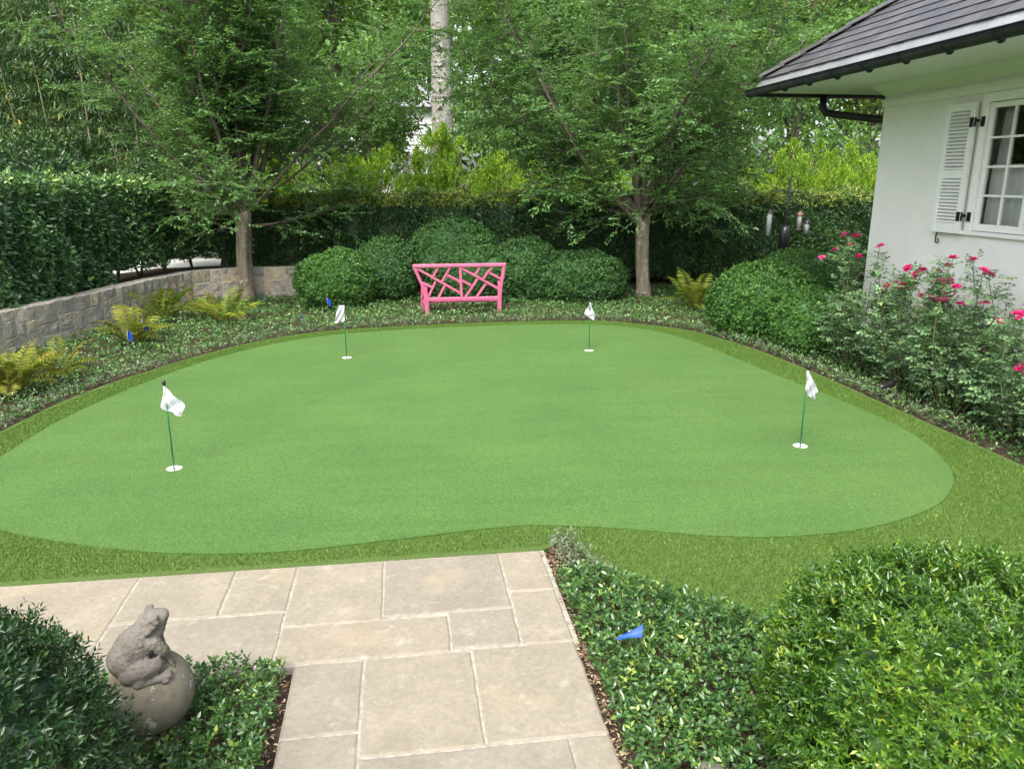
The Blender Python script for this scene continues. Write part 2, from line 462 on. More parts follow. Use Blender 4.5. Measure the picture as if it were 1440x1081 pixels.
def leaf_mesh(name, P, A, N, Ln, Wr, rnd, T=T2):
    P = np.asarray(P, float); n = len(P)
    A = unit(A); S = unit(np.cross(A, N)); N = np.cross(S, A)
    tv, tf = T
    Ln = np.broadcast_to(np.asarray(Ln, float), (n,)); Wr = np.broadcast_to(np.asarray(Wr, float), (n,))
    k = len(tv)
    V = (P[:, None, :] + tv[None, :, 0, None] * (Ln[:, None] * 1)[:, :, None] * A[:, None, :]
         + tv[None, :, 1, None] * (Ln * Wr)[:, None, None] * S[:, None, :]
         + tv[None, :, 2, None] * Ln[:, None, None] * N[:, None, :]).reshape(-1, 3)
    F = (np.array(tf)[None] + (np.arange(n) * k)[:, None, None]).reshape(-1, 3)
    me = bpy.data.meshes.new(name)
    me.vertices.add(len(V)); me.vertices.foreach_set('co', V.astype(np.float32).ravel())
    me.loops.add(F.size); me.loops.foreach_set('vertex_index', F.astype(np.int32).ravel())
    me.polygons.add(len(F)); me.polygons.foreach_set('loop_start', np.arange(0, F.size, 3, dtype=np.int32))
    me.update(calc_edges=True)
    at = me.attributes.new('rnd', 'FLOAT', 'FACE')
    at.data.foreach_set('value', np.repeat(np.asarray(rnd, np.float32), len(tf)))
    return me

def in_poly(pts, poly):
    x, y = pts[:, 0], pts[:, 1]; c = np.zeros(len(pts), bool); n = len(poly)
    for i in range(n):
        x1, y1 = poly[i]; x2, y2 = poly[(i + 1) % n]
        if y1 == y2: continue
        t = ((y1 > y) != (y2 > y)) & (x < (x2 - x1) * (y - y1) / (y2 - y1) + x1)
        c ^= t
    return c

def sample_poly(n, poly, excl=()):
    P = np.array(poly); lo = P.min(0); hi = P.max(0); out = []; k = 0
    while k < n:
        p = lo + rng.random((n * 2, 2)) * (hi - lo)
        m = in_poly(p, poly)
        for e in excl: m &= ~in_poly(p, e)
        p = p[m]; out.append(p); k += len(p)
    return np.concatenate(out)[:n]

def smooth_loop(pts, sub=5, closed=True):
    """Catmull-Rom through the points"""
    n = len(pts); out = []
    rngi = range(n) if closed else range(n - 1)
    g = (lambda i: pts[i % n]) if closed else (lambda i: pts[max(0, min(n - 1, i))])
    for i in rngi:
        p0, p1, p2, p3 = (np.array(g(i + k), float) for k in (-1, 0, 1, 2))
        for s in range(sub):
            t = s / sub
            out.append(tuple(.5 * ((2 * p1) + (-p0 + p2) * t + (2 * p0 - 5 * p1 + 4 * p2 - p3) * t * t + (-p0 + 3 * p1 - 3 * p2 + p3) * t ** 3)))
    if not closed: out.append(tuple(pts[-1]))
    return out

def sheet(name, outer, holes, z, mat, kind='structure', skirt=0.0):
    bm = bmesh.new(); edges = []; loops = []
    for lp in [outer] + list(holes):
        vs_ = [bm.verts.new((p[0], p[1], z)) for p in lp]; loops.append(vs_)
        for i in range(len(vs_)): edges.append(bm.edges.new((vs_[i], vs_[(i + 1) % len(vs_)])))
    bmesh.ops.triangle_fill(bm, use_beauty=True, use_dissolve=False, edges=edges)
    for f in bm.faces:
        f.normal_update()
        if f.normal.z < 0: f.normal_flip()
    if skirt:
        for vs_ in loops:
            low = [bm.verts.new((v.co.x, v.co.y, z - skirt)) for v in vs_]
            for i in range(len(vs_)):
                j = (i + 1) % len(vs_); bm.faces.new((vs_[i], vs_[j], low[j], low[i]))
    me = bpy.data.meshes.new(name); bm.to_mesh(me); bm.free()
    o = link(name, me, mat)
    if kind: o['kind'] = kind
    return o

def shrink(poly, d):
    c = np.array(poly); n = len(c); out = []
    area = sum(c[i][0] * c[(i + 1) % n][1] - c[(i + 1) % n][0] * c[i][1] for i in range(n))
    sg = 1 if area > 0 else -1
    for i in range(n):
        t = c[(i + 1) % n] - c[i - 1]; t = t / max(np.linalg.norm(t), 1e-9)
        out.append(tuple(c[i] + sg * d * np.array((-t[1], t[0]))))
    return out

# ------------------------------------------------------------------ ground, green, fringe, terrace
green_pts = [(-3.45, 6.1), (-3.43, 6.8), (-3.38, 7.6), (-3.19, 8.5), (-2.78, 9.7), (-2.21, 10.72), (-1.35, 11.55), (-0.09, 11.96), (1.5, 12.1),
             (2.9, 12.02), (3.65, 11.6), (4.08, 10.8), (4.28, 9.65), (4.42, 8.46), (4.56, 7.55), (4.65, 6.65), (4.62, 6.1), (4.48, 5.57),
             (4.25, 5.12), (3.88, 4.75), (3.45, 4.52), (2.95, 4.38), (2.43, 4.36), (1.97, 4.44), (1.53, 4.59), (1.07, 4.72), (0.68, 4.77),
             (0.2, 4.72), (-0.36, 4.65), (-0.8, 4.61), (-1.24, 4.64), (-1.7, 4.74), (-2.18, 4.92), (-2.74, 5.2), (-3.2, 5.6)]
GREEN = smooth_loop(green_pts, 4)
back_pts = [(5.04, 5.3), (5.03, 6.16), (5.0, 7.1), (4.97, 8.48), (4.83, 9.94), (4.5, 11.18), (4.1, 11.75), (3.2, 12.36), (1.54, 12.48), (-0.09, 12.33),
            (-1.39, 12.0), (-2.38, 11.12), (-3.18, 9.7), (-3.6, 8.6), (-3.80, 7.41), (-3.95, 6.2), (-4.1, 4.41)]
BACK = smooth_loop(back_pts, 5, False)
FRINGE = [(0.83, 4.41), (0.95, 4.50), (1.04, 4.50), (1.08, 4.30), (1.12, 4.05), (1.28, 3.86), (1.52, 3.62), (1.82, 3.40), (2.2, 3.12), (2.7, 2.75), (3.2, 2.5), (5.06, 2.5)] + BACK
CUPS = [(-1.90, 6.23), (-0.76, 10.12), (2.51, 10.09), (3.44, 6.02)]
CR = 0.062
holes = [[(cx + CR * cos(2 * pi * k / 24), cy + CR * sin(2 * pi * k / 24)) for k in range(24)] for cx, cy in CUPS]
sheet('putting_green', GREEN, holes, 0.012, 'green', skirt=.03)
GIN = shrink(GREEN, .06)
sheet('fringe_turf', FRINGE, [GIN], 0.002, 'fringe_base', skirt=.05)
FIN = shrink(FRINGE, .05)
big = [(-300, -300), (300, -300), (300, 300), (-300, 300)]
sheet('ground', big, [GIN], -0.03, 'soil')

# fringe blades
def blades(name, n, poly, excl, hmin, hmax, w):
    p = sample_poly(n, poly, excl)
    P = np.c_[p, np.full(n, .0)]
    A = unit(np.c_[rng.normal(0, .38, (n, 2)) + np.array([.06, -.14]), np.ones(n)])
    N = rvec(n)
    Ln = rng.uniform(hmin, hmax, n)
    rnd = np.clip(rng.normal(.45, .26, n), 0, 1)
    return leaf_mesh(name, P, A, N, Ln, w / Ln, rnd, TB)
xv = [(-4.2, 4.41), (5.06, 2.4), (5.1, 13), (-4.2, 13)]
near_f = [(-4.1, 4.42), (.83, 4.42), (1.0, 4.5), (1.1, 4.1), (1.5, 3.64), (2.2, 3.14), (3.2, 2.52), (5.05, 2.5), (5.05, 5.6), (-4.1, 5.6)]
g1 = link('fringe_grass', blades('fringe_grass', 225000, FIN, [GREEN], .012, .028, .005), 'fringe')
tag(g1, 'olive artificial grass blades of the fringe around the putting green', 'grass', kind='stuff')

# raised terrace behind the stone wall
WALL = smooth_loop([(-6.6, 6.6), (-6.1, 8.4), (-5.70, 9.6), (-5.30, 10.72), (-4.92, 11.85), (-4.60, 13.05), (-4.22, 14.5), (-3.86, 15.35), (-3.35, 15.72), (-2.75, 15.80), (-1.95, 15.84)], 8, False)
TZ = 0.52
wl = [(x - .16, y + .10) for x, y in WALL]
terr = [wl[0]] + wl + [(-1.9, 17.3), (60, 17.3), (60, 120), (-60, 120), (-60, -20), (-6.9, -20)]
sheet('terrace', terr[1:], [], TZ, 'soil', skirt=.6)
dr = [(-5.6, 15.4), (-4.9, 16.6), (-2.4, 17.3), (30, 17.6), (30, 27), (-9.0, 27), (-9.5, 16)]
sheet('driveway', dr, [], TZ + .006, 'concrete')

# ------------------------------------------------------------------ patio of cut limestone
patio = MB()
PZ = .016
patio.box((-1.60, 3.88, PZ - .031), (4.86, 1.02, .05)).box((.105, 1.98, PZ - .031), (1.38, 2.78, .05))
po = patio.build('patio', 'joint'); po['kind'] = 'structure'
stones = [(-4.0, -2.62, 3.37, 4.39), (-2.62, -1.6, 3.70, 4.39), (-2.62, -1.6, 3.37, 3.70), (-1.6, -1.05, 3.88, 4.39), (-1.05, -.69, 3.88, 4.39), (-1.6, -.69, 3.37, 3.88),
          (-.69, -.17, 3.72, 4.39), (-.17, .54, 3.75, 4.39), (.54, .81, 3.91, 4.39), (.54, .81, 3.39, 3.91), (-.69, .18, 3.385, 3.72), (.18, .54, 3.40, 3.75),
          (-.59, -.25, 2.86, 3.38), (-.25, .28, 2.70, 3.38), (.28, .81, 2.70, 3.39), (-.59, -.25, 2.1, 2.86), (-.25, .63, 2.15, 2.70), (.63, .81, 2.1, 2.70),
          (-.59, .1, 1.5, 2.1), (.1, .81, 1.5, 2.1), (-.59, .81, .6, 1.5)]
for (x0, x1, y0, y1) in stones:
    g = random.uniform(.004, .0065)
    w, h = x1 - x0 - 2 * g, y1 - y0 - 2 * g
    bm = bmesh.new()
    nx, ny = max(2, int(w / .09)), max(2, int(h / .09))
    # slab edge wanders a little as hand-cut stone does
    cx, cy = (x0 + x1) / 2, (y0 + y1) / 2
    ring = []
    per = [(-w / 2 + w * i / nx, -h / 2) for i in range(nx)] + [(w / 2, -h / 2 + h * i / ny) for i in range(ny)] + [(w / 2 - w * i / nx, h / 2) for i in range(nx)] + [(-w / 2, h / 2 - h * i / ny) for i in range(ny)]
    top = []; edge = []; low = []
    for (px, py) in per:
        jx, jy = random.uniform(-.003, .003), random.uniform(-.003, .003)
        low.append(bm.verts.new((px + jx, py + jy, -.05)))
        edge.append(bm.verts.new((px + jx, py + jy, -.006)))
        ex = px * (1 - .010 / w * 2); ey = py * (1 - .010 / h * 2)
        top.append(bm.verts.new((ex + jx, ey + jy, 0)))
    bm.faces.new(top)
    for i in range(len(per)):
        j = (i + 1) % len(per)
        bm.faces.new((low[i], low[j], edge[j], edge[i])); bm.faces.new((edge[i], edge[j], top[j], top[i]))
    me = bpy.data.meshes.new('paving_stone'); bm.to_mesh(me); bm.free()
    o = link('paving_stone', me, 'slab', po)
    o.location = (cx, cy, PZ + random.uniform(-.0012, .0015))

# ------------------------------------------------------------------ stone retaining wall
wall_root = empty('stone_wall', (WALL[24][0], WALL[24][1], -.03), 'low curved retaining wall of mixed grey and tan cut stones beneath the hedge', 'wall')
Wp = np.array(WALL); seg = np.r_[0, np.cumsum(np.linalg.norm(np.diff(Wp, axis=0), axis=1))]
def wall_at(s):
    x = np.interp(s, seg, Wp[:, 0]); y = np.interp(s, seg, Wp[:, 1])
    x2 = np.interp(min(s + .05, seg[-1]), seg, Wp[:, 0]) - np.interp(max(s - .05, 0), seg, Wp[:, 0]); y2 = np.interp(min(s + .05, seg[-1]), seg, Wp[:, 1]) - np.interp(max(s - .05, 0), seg, Wp[:, 1])
    l = math.hypot(x2, y2); return x, y, y2 / l, -x2 / l        # position and outward (towards the lawn) normal
wall_h = .60
mb = MB(); n = 90
vs_ = []
for i in range(n + 1):
    x, y, nx, ny = wall_at(seg[-1] * i / n)
    for d, z in ((0, -.1), (0, wall_h - .015), (-.30, wall_h - .015), (-.30, -.1)):
        vs_.append((x + nx * d, y + ny * d, z))
fs = [(i * 4 + k, i * 4 + (k + 1) % 4, (i + 1) * 4 + (k + 1) % 4, (i + 1) * 4 + k) for i in range(n) for k in range(4)] + [(3, 2, 1, 0), tuple(n * 4 + k for k in range(4))]
unplace(mb.add(vs_, fs).build('mortar', 'wall_mortar', wall_root), wall_root)
rects = []
def split(s0, s1, z0, z1):
    w, h = s1 - s0, z1 - z0
    if w > .50 or (w > .30 and w > h * 1.9) or (w > .26 and h < .2 and random.random() < .25 and w > .34):
        m = s0 + w * random.uniform(.36, .64); split(s0, m, z0, z1); split(m, s1, z0, z1)
    elif h > .36 or (h > .24 and random.random() < .72):
        m = z0 + h * random.uniform(.34, .66); split(s0, s1, z0, m); split(s0, s1, m, z1)
    else:
        rects.append((s0, s1, z0, z1))
s = 1.8
while s < seg[-1] - .05:
    e = min(s + random.uniform(.7, 1.15), seg[-1]);
    if seg[-1] - e < .3: e = seg[-1]
    m = random.uniform(.18, .42)
    if random.random() < .35: split(s, e, -.05, wall_h)
    else:
        split(s, e, -.05, m); split(s, e, m, wall_h)
    s = e
for (s0, s1, z0, z1) in rects:
    g = random.uniform(.003, .007)
    a0, a1, b0, b1 = s0 + g, s1 - g, z0 + g, z1 - g
    if a1 - a0 < .03 or b1 - b0 < .03: continue
    nx_, nz_ = 4, 4
    vs_ = []; out = random.uniform(.008, .024)
    tl = random.uniform(-.012, .012)
    for k in range(nz_ + 1):
        for i in range(nx_ + 1):
            u, v = i / nx_, k / nz_
            sx, z = a0 + (a1 - a0) * u, b0 + (b1 - b0) * v
            edge = (i in (0, nx_)) or (k in (0, nz_))
            sx += random.uniform(-.006, .006); z += random.uniform(-.005, .005) + tl * (u - .5)
            x, y, ax, ay = wall_at(sx)
            d = (.001 if edge else out + random.uniform(-.010, .010))
            vs_.append((x + ax * d, y + ay * d, z))
    # pull the inner ring close to the edge so that the face is flat with rounded arrises
    for k in range(nz_ + 1):
        for i in range(nx_ + 1):
            if 0 < i < nx_ and 0 < k < nz_:
                q = np.array(vs_[k * (nx_ + 1) + i])
                if i in (1, nx_ - 1):
                    e = np.array(vs_[k * (nx_ + 1) + (0 if i == 1 else nx_)]); q[:2] += (e[:2] - q[:2]) * .78
                if k in (1, nz_ - 1):
                    e = np.array(vs_[(0 if k == 1 else nz_) * (nx_ + 1) + i]); q[2] += (e[2] - q[2]) * .78
                vs_[k * (nx_ + 1) + i] = tuple(q)
    fs = [(k * (nx_ + 1) + i, k * (nx_ + 1) + i + 1, (k + 1) * (nx_ + 1) + i + 1, (k + 1) * (nx_ + 1) + i) for k in range(nz_) for i in range(nx_)]
    unplace(MB().add(vs_, fs).build('stone', 'wall_stone', wall_root), wall_root)

# ------------------------------------------------------------------ house
WX, WY = 6.2, 9.66            # lawn-side wall plane and far corner
house = empty('house', (WX, 5.0, -.03), 'white stucco house with slate roof, dark gutter and louvered shutter', 'house')
HP = lambda o: unplace(o, house)
wy0, wy1, wz0, wz1 = 6.30, 7.86, 1.74, 3.12     # window opening
def wallbox(mb, x0, x1, y0, y1, z0, z1): mb.box(((x0 + x1) / 2, (y0 + y1) / 2, (z0 + z1) / 2), (x1 - x0, y1 - y0, z1 - z0))
mb = MB()
Y0h = -3.0
wallbox(mb, WX, WX + .25, wy1, WY, -.2, 3.6); wallbox(mb, WX, WX + .25, Y0h, wy0, -.2, 3.6)
wallbox(mb, WX, WX + .25, wy0, wy1, -.2, wz0); wallbox(mb, WX, WX + .25, wy0, wy1, wz1, 3.6)
wallbox(mb, WX + .25, 12.2, WY - .25, WY, -.2, 3.6); wallbox(mb, WX + .25, 12.2, Y0h, Y0h + .25, -.2, 3.6); wallbox(mb, 11.95, 12.2, Y0h + .25, WY - .25, -.2, 3.6)
HP(mb.build('wall', 'white_stucco', house))
mb = MB(); wallbox(mb, WX + .25, 11.95, Y0h + .25, WY - .25, .6, .7); wallbox(mb, WX + .25, 11.95, Y0h + .25, WY - .25, 3.62, 3.70); wallbox(mb, 8.2, 8.3, Y0h + .25, WY - .25, .7, 3.62)
HP(mb.build('interior', 'room', house))
mb = MB()
for i, (dx, z0, z1) in enumerate(((.022, 3.17, 3.235), (.038, 3.235, 3.262))):
    wallbox(mb, WX - dx, WX, Y0h, WY + dx, z0, z1); wallbox(mb, WX, 12.2, WY, WY + dx, z0, z1)
HP(mb.build('trim_band', 'white_paint', house))
OH = 1.14
EX, EY = WX - OH, WY + OH
mb = MB(); wallbox(mb, EX + .02, 12.2 + OH, Y0h - .8, EY - .02, 3.44, 3.468)
HP(mb.build('soffit', 'soffit', house))
# cove between wall and soffit
mb = MB(); mb.add([(WX, Y0h, 3.30), (WX, WY, 3.30), (WX - .14, WY + .14, 3.439), (WX - .14, Y0h, 3.439), (WX, WY, 3.439), (WX, Y0h, 3.439)], [(0, 3, 2, 1), (0, 1, 4, 5), (1, 2, 4), (0, 5, 3)])
HP(mb.build('cove', 'soffit', house))
K = .69
RZ = 3.62
ridge_x = 9.4
roof_mb = MB()
def rp(t, y):  # point on lawn-side slope
    return (EX + t, y, RZ + K * t)
tr = ridge_x - EX
roof_mb.add([rp(0, Y0h - .8), rp(0, EY), rp(tr, EY - tr), rp(tr, Y0h - .8), (2 * ridge_x - EX, EY, RZ), (2 * ridge_x - EX, Y0h - .8, RZ)],
            [(0, 3, 2, 1), (1, 2, 4), (2, 3, 5, 4), (0, 1, 4, 5)])
roof = HP(roof_mb.build('roof', 'slate_deck', house))
# slates: courses overlapping up the slope, cut along the hip
ex = .215
ang = math.atan(K)
def clip_poly(poly, f):
    out = []
    for i in range(len(poly)):
        a, b = poly[i], poly[(i + 1) % len(poly)]
        fa, fb = f(a), f(b)
        if fa >= 0: out.append(a)
        if (fa >= 0) != (fb >= 0):
            t = fa / (fa - fb); out.append(tuple(a[k] + (b[k] - a[k]) * t for k in range(2)))
    return out
ncourse = 11
cnt = 0
for c in range(ncourse):
    u0 = c * ex - .03          # along-slope start
    y = EY + random.uniform(0, .2)
    while y > 3.2:
        w = random.uniform(.24, .36)
        g = .004
        q = [(u0 + random.uniform(-.006, .006), y - w + g), (u0 + random.uniform(-.006, .006), y - g), (u0 + ex + .09, y - g), (u0 + ex + .09, y - w + g)]
        q = clip_poly(q, lambda p: (EY - p[1]) - p[0] * cos(ang) + .01)
        y -= w
        if len(q) < 3: continue
        vs_ = []
        th = random.uniform(.006, .009)
        for (u, yy) in q:
            lift = .020 - (u - u0) * .055 + .003 + random.uniform(-.001, .001)
            vs_.append((EX + u * cos(ang) - sin(ang) * lift, yy, RZ + u * sin(ang) + cos(ang) * lift))
        n_ = len(vs_)
        nv = Vector((-sin(ang), 0, cos(ang)))
        low = [tuple(Vector(v) - nv * th) for v in vs_]
        fs = [tuple(range(n_))] + [tuple(reversed(range(n_, 2 * n_)))] + [(i, n_ + i, n_ + (i + 1) % n_, (i + 1) % n_) for i in range(n_)]
        o = MB().add(vs_ + low, fs).build('slate', 'slate', roof)
        o.matrix_parent_inverse = (Matrix.Translation(house.location)).inverted()
        o.parent = roof; o.matrix_parent_inverse = Matrix.Identity(4)
        cnt += 1
# hip caps
hd = Vector((1, -1, K)).normalized()
h0 = Vector((EX - .02, EY + .02, RZ + .045))
hs = Vector((1, 1, 0)).normalized(); hn = hs.cross(hd).normalized()
if hn.z < 0: hn = -hn
for i in range(14):
    a = h0 + hd * (i * .30); b = a + hd * .36
    mbh = MB()
    lift0, lift1 = .035, .012
    vs_ = [a + hn * lift0, a - hs * .11 + hn * (lift0 - .055), a + hs * .11 + hn * (lift0 - .055), b + hn * lift1, b - hs * .11 + hn * (lift1 - .055), b + hs * .11 + hn * (lift1 - .055)]
    low = [v - hn * .014 for v in vs_]
    mbh.add(vs_ + low, [(0, 1, 4, 3), (0, 3, 5, 2), (6, 9, 10, 7), (6, 8, 11, 9), (0, 6, 7, 1), (0, 2, 8, 6), (1, 7, 10, 4), (2, 5, 11, 8), (3, 4, 10, 9), (3, 9, 11, 5)])
    mbh.build('hip_cap', 'slate', roof)
# fascia, flashing and half-round gutter (lawn side and far side)
mb = MB()
wallbox(mb, EX - .004, EX + .018, Y0h - .8, EY + .004, 3.435, RZ - .012); wallbox(mb, EX + .0181, 12.2 + OH, EY - .018, EY + .004, 3.435, RZ - .012)
HP(mb.build('fascia', 'dark_metal', house))
mb = MB()
mb.add([(EX - .012, Y0h - .8, RZ - .004), (EX - .012, EY + .012, RZ - .004), (EX - .075, EY + .075, RZ - .125), (EX - .075, Y0h - .8, RZ - .125),
        (EX + .2, EY + .012, RZ - .004), (12.2, EY + .012, RZ - .004), (12.2, EY + .075, RZ - .125)], [(0, 1, 2, 3), (1, 5, 6, 2)])
HP(mb.build('flashing', 'grey_metal', house))
def gutter(p0, p1, out, name='gutter'):
    p0, p1, out = Vector(p0), Vector(p1), Vector(out)
    prof = [(cos(a) * .075, sin(a) * .075) for a in np.linspace(pi, 2 * pi, 11)]
    prof = [(-.075, .012)] + prof + [(.075, .012), (.083, .018), (.088, .008)]
    inner = [(x * .9, z * .9 + .002) for x, z in reversed(prof[1:-2])]
    pr = prof + inner
    n_ = len(pr)
    vs_ = [p + out * x + Vector((0, 0, z)) for p in (p0, p1) for x, z in pr]
    fs = [(i, i + 1, n_ + i + 1, n_ + i) for i in range(n_ - 1)]
    endc = [tuple(range(1, 12)), tuple(n_ + k for k in range(11, 0, -1))]
    m_ = MB().add(vs_, fs + endc)
    m_.smooth = [True] * len(m_.f)
    return HP(m_.build(name, 'dark_metal', house))
GZ = 3.475
gutter((EX - .10, Y0h - .8, GZ), (EX - .10, EY + .17, GZ), (-1, 0, 0))
gutter((EX - .02, EY + .09, GZ - .003), (12.2, EY + .09, GZ - .003), (0, 1, 0))
for i in range(9):
    y = EY - .22 - i * .62
    pts = [(EX - .10 - cos(a) * .081, y, GZ + sin(a) * .081) for a in np.linspace(0, -pi, 9)]
    m_ = MB()
    for k in range(8): m_.bar(pts[k], pts[k + 1], .028, .006, up=(0, 1, 0)) if False else m_.bar(pts[k], pts[k + 1], .006, .026, up=(0, 1, 0))
    HP(m_.build('gutter_strap', 'dark_metal', house))
    HP(MB().lathe([(0, -.026), (.02, -.022), (.034, -.008), (.04, .012)], (EX - .07, y + .02, GZ - .072), 12).build('gutter_bracket', 'dark_metal', house)) if i % 1 == 0 else None
# downspout from the far gutter, back to the corner and down
ds = [(6.02, EY + .06, GZ - .06), (6.02, EY + .06, 3.27), (6.05, EY + .02, 3.20), (6.14, EY - .12, 3.16), (6.52, WY + .16, 3.02), (6.56, WY + .09, 2.95), (6.56, WY + .07, 2.8), (6.56, WY + .07, 0)]
HP(MB().tube(ds, .05, 12).build('downspout', 'dark_metal', house))

# window: casing, frame, sashes with muntins and panes
win = HP(MB().box((WX + .06, (wy0 + wy1) / 2, wz0 - .022), (.20, wy1 - wy0 + .10, .044)).build('window', 'white_paint', house, .004))
win['label'] = 'white casement window with small panes beside the louvered shutter'
WI = lambda o: o
def winpart(mb, name, mat, bev=0.003): return mb.build(name, mat, win, bev)
mb = MB()
wallbox(mb, WX - .03, WX + .10, wy1 - .085, wy1 + .0, wz0 + .001, wz1 + .045); wallbox(mb, WX - .03, WX + .10, wy0 - .0, wy0 + .085, wz0 + .001, wz1 + .045); wallbox(mb, WX - .034, WX + .10, wy0 + .0855, wy1 - .0855, wz1 - .05, wz1 + .045)
winpart(mb, 'frame', 'white_paint')
sy = [(wy1 - .09, (wy0 + wy1) / 2 + .004), ((wy0 + wy1) / 2 - .004, wy0 + .09)]
for (ya, yb) in sy:
    sz0, sz1 = wz0 + .006, wz1 - .056
    st = .055
    mb = MB(); x0, x1 = WX + .0, WX + .045
    wallbox(mb, x0, x1, ya - st, ya, sz0, sz1); wallbox(mb, x0, x1, yb, yb + st, sz0, sz1)
    wallbox(mb, x0 + .002, x1, yb + st + .0005, ya - st - .0005, sz1 - st, sz1); wallbox(mb, x0 + .002, x1, yb + st + .0005, ya - st - .0005, sz0, sz0 + st + .02)
    winpart(mb, 'sash', 'white_paint')
    gy0, gy1, gz0, gz1 = yb + st, ya - st, sz0 + st + .02, sz1 - st
    ym = (gy0 + gy1) / 2; mw = .011
    mb = MB(); wallbox(mb, x0 + .006, x1 - .008, ym - mw, ym + mw, gz0, gz1); winpart(mb, 'muntin', 'white_paint', 0)
    for r in range(1, 4):
        z = gz0 + (gz1 - gz0) * r / 4
        mb = MB(); wallbox(mb, x0 + .009, x1 - .010, gy0, ym - mw - .0005, z - mw, z + mw); wallbox(mb, x0 + .009, x1 - .010, ym + mw + .0005, gy1, z - mw, z + mw); winpart(mb, 'muntin', 'white_paint', 0)
    for r in range(4):
        for (a, b) in ((gy0, ym - mw), (ym + mw, gy1)):
            za = gz0 + (gz1 - gz0) * r / 4 + (mw if r else 0); zb = gz0 + (gz1 - gz0) * (r + 1) / 4 - (mw if r < 3 else 0)
            mb = MB(); tl = random.uniform(-.0015, .0015)
            mb.add([(WX + .026 + tl, a, za), (WX + .026 - tl, b, za), (WX + .026 - tl, b, zb), (WX + .026 + tl, a, zb)], [(3, 2, 1, 0)])
            mb.build('pane', 'glass', win)
# curtains
def curtain(ya, yb, z0, z1, x, name, label, amp=.025, freq=38):
    n_ = 90; vs_ = []
    for i in range(n_ + 1):
        y = ya + (yb - ya) * i / n_
        d = amp * sin(freq * y) + amp * .5 * sin(freq * 2.3 * y + 1)
        for z, k in ((z0, 1.15), (z0 + (z1 - z0) * .5, 1), (z1, .6)):
            vs_.append((x + d * k, y, z))
    fs = [(i * 3 + k, i * 3 + 3 + k, i * 3 + 4 + k, i * 3 + 1 + k) for i in range(n_) for k in range(2)]
    m_ = MB().add(vs_, fs, True); o = m_.build(name, 'curtain'); return tag(o, label, 'curtain')
curtain(wy0 + .1, wy1 - .08, wz0 - .05, wz0 + .70, WX + .12, 'cafe_curtain', 'pleated pale cafe curtain across the lower half of the window')
curtain(wy1 - .24, wy1 + .06, wz0 - .05, wz1 + .05, WX + .20, 'side_curtain', 'gathered grey full length side curtain behind the upper panes', .03, 46)
# shutter
sy0, sy1, sz0, sz1 = 7.90, 8.36, 1.70, 3.09
sh_mb = MB(); sx0, sx1 = WX - .075, WX - .035
wallbox(sh_mb, sx0, sx1, sy0, sy0 + .07, sz0, sz1); wallbox(sh_mb, sx0, sx1, sy1 - .07, sy1, sz0, sz1)
for (za, zb) in ((sz0, sz0 + .11), (sz0 + .595, sz0 + .685), (sz1 - .085, sz1)):
    wallbox(sh_mb, sx0 + .001, sx1 - .001, sy0 + .0702, sy1 - .0702, za, zb)
shutter = HP(sh_mb.build('shutter', 'white_paint', house, .003))
shutter['label'] = 'open white louvered shutter hinged beside the window'
for (za, zb, n_) in ((sz0 + .112, sz0 + .593, 13), (sz0 + .687, sz1 - .087, 16)):
    for i in range(n_):
        z = za + (zb - za) * (i + .5) / n_
        m_ = MB().box((WX - .055, (sy0 + sy1) / 2, z), (.048, sy1 - sy0 - .141, .007), Matrix.Rotation(R(-38), 3, 'Y'))
        m_.build('louver', 'white_paint', shutter)
for z in (sz0 + .19, sz1 - .21):
    m_ = MB().box((sx0 - .004, sy0 + .03, z), (.008, .05, .10)).box((WX - .036, sy0 - .085, z), (.010, .05, .10)).box((sx0 + .012, sy0 - .028, z + .012), (.016, .075, .028)).tube([(sx0 + .006, sy0 - .012, z - .045), (sx0 + .006, sy0 - .012, z + .045)], .012, 8)
    HP(m_.build('hinge', 'black_iron', house))
sp = []
for t in np.linspace(0, 1, 26):          # scroll-shaped holdback below the shutter
    z = -.005 - .17 * t
    y = .012 * sin(t * 2.2) if t < .62 else None
    if t < .62: sp.append((WX - .03, 8.30 + y, 1.715 + z))
for a in np.linspace(0, 1.55 * pi, 14):
    r_ = .030 - .011 * a / pi / 1.5
    sp.append((WX - .03, 8.30 + .012 - .030 + r_ * cos(-a) , 1.715 - .112 + r_ * sin(-a)))
m_ = MB().tube(sp, [.007] * (len(sp) - 6) + [.007, .0065, .006, .006, .0055, .005], 8).lathe([(0, .016), (.016, .01), (.016, -.01), (0, -.016)], (WX - .035, 8.30, 1.715), 10).tube([(WX + .01, 8.30, 1.712), (WX - .035, 8.30, 1.712)], .006, 6)
HP(m_.build('shutter_holdback', 'black_iron', house))

# ------------------------------------------------------------------ pink bench seen from behind
bench = empty('garden_bench', (1.03, 13.36, -.03), 'pink painted wooden garden bench with angled lattice back, seen from behind', 'bench', rz=R(0))
bx = lambda cx: (cx - 762) * .001456
bz = lambda cy: (806 - cy) * .00139 + .0
def lean(z): return -max(0, z - .42) * .20        # back leans towards the lawn
def bp(cx, cy): z = bz(cy); return Vector((bx(cx), lean(z), z))
def bpart(name, segs, w, d, mat='pink'):
    for a, b in segs:
        m_ = MB().bar(a, b, w, d, up=(0, 0, 1)); m_.build(name, mat, bench, .004)
def pbar(name, a, b, width, depth):
    a, b = bp(*a), bp(*b)
    m_ = MB(); t = (b - a).normalized(); n_ = Vector((0, -1, -.20)).normalized(); n_ = (n_ - t * n_.dot(t)).normalized(); s_ = t.cross(n_)
    mm = Matrix((t, s_, n_)).transposed()
    m_.box((a + b) / 2, ((b - a).length, width, depth), mm)
    return m_.build(name, 'pink', bench, .004)
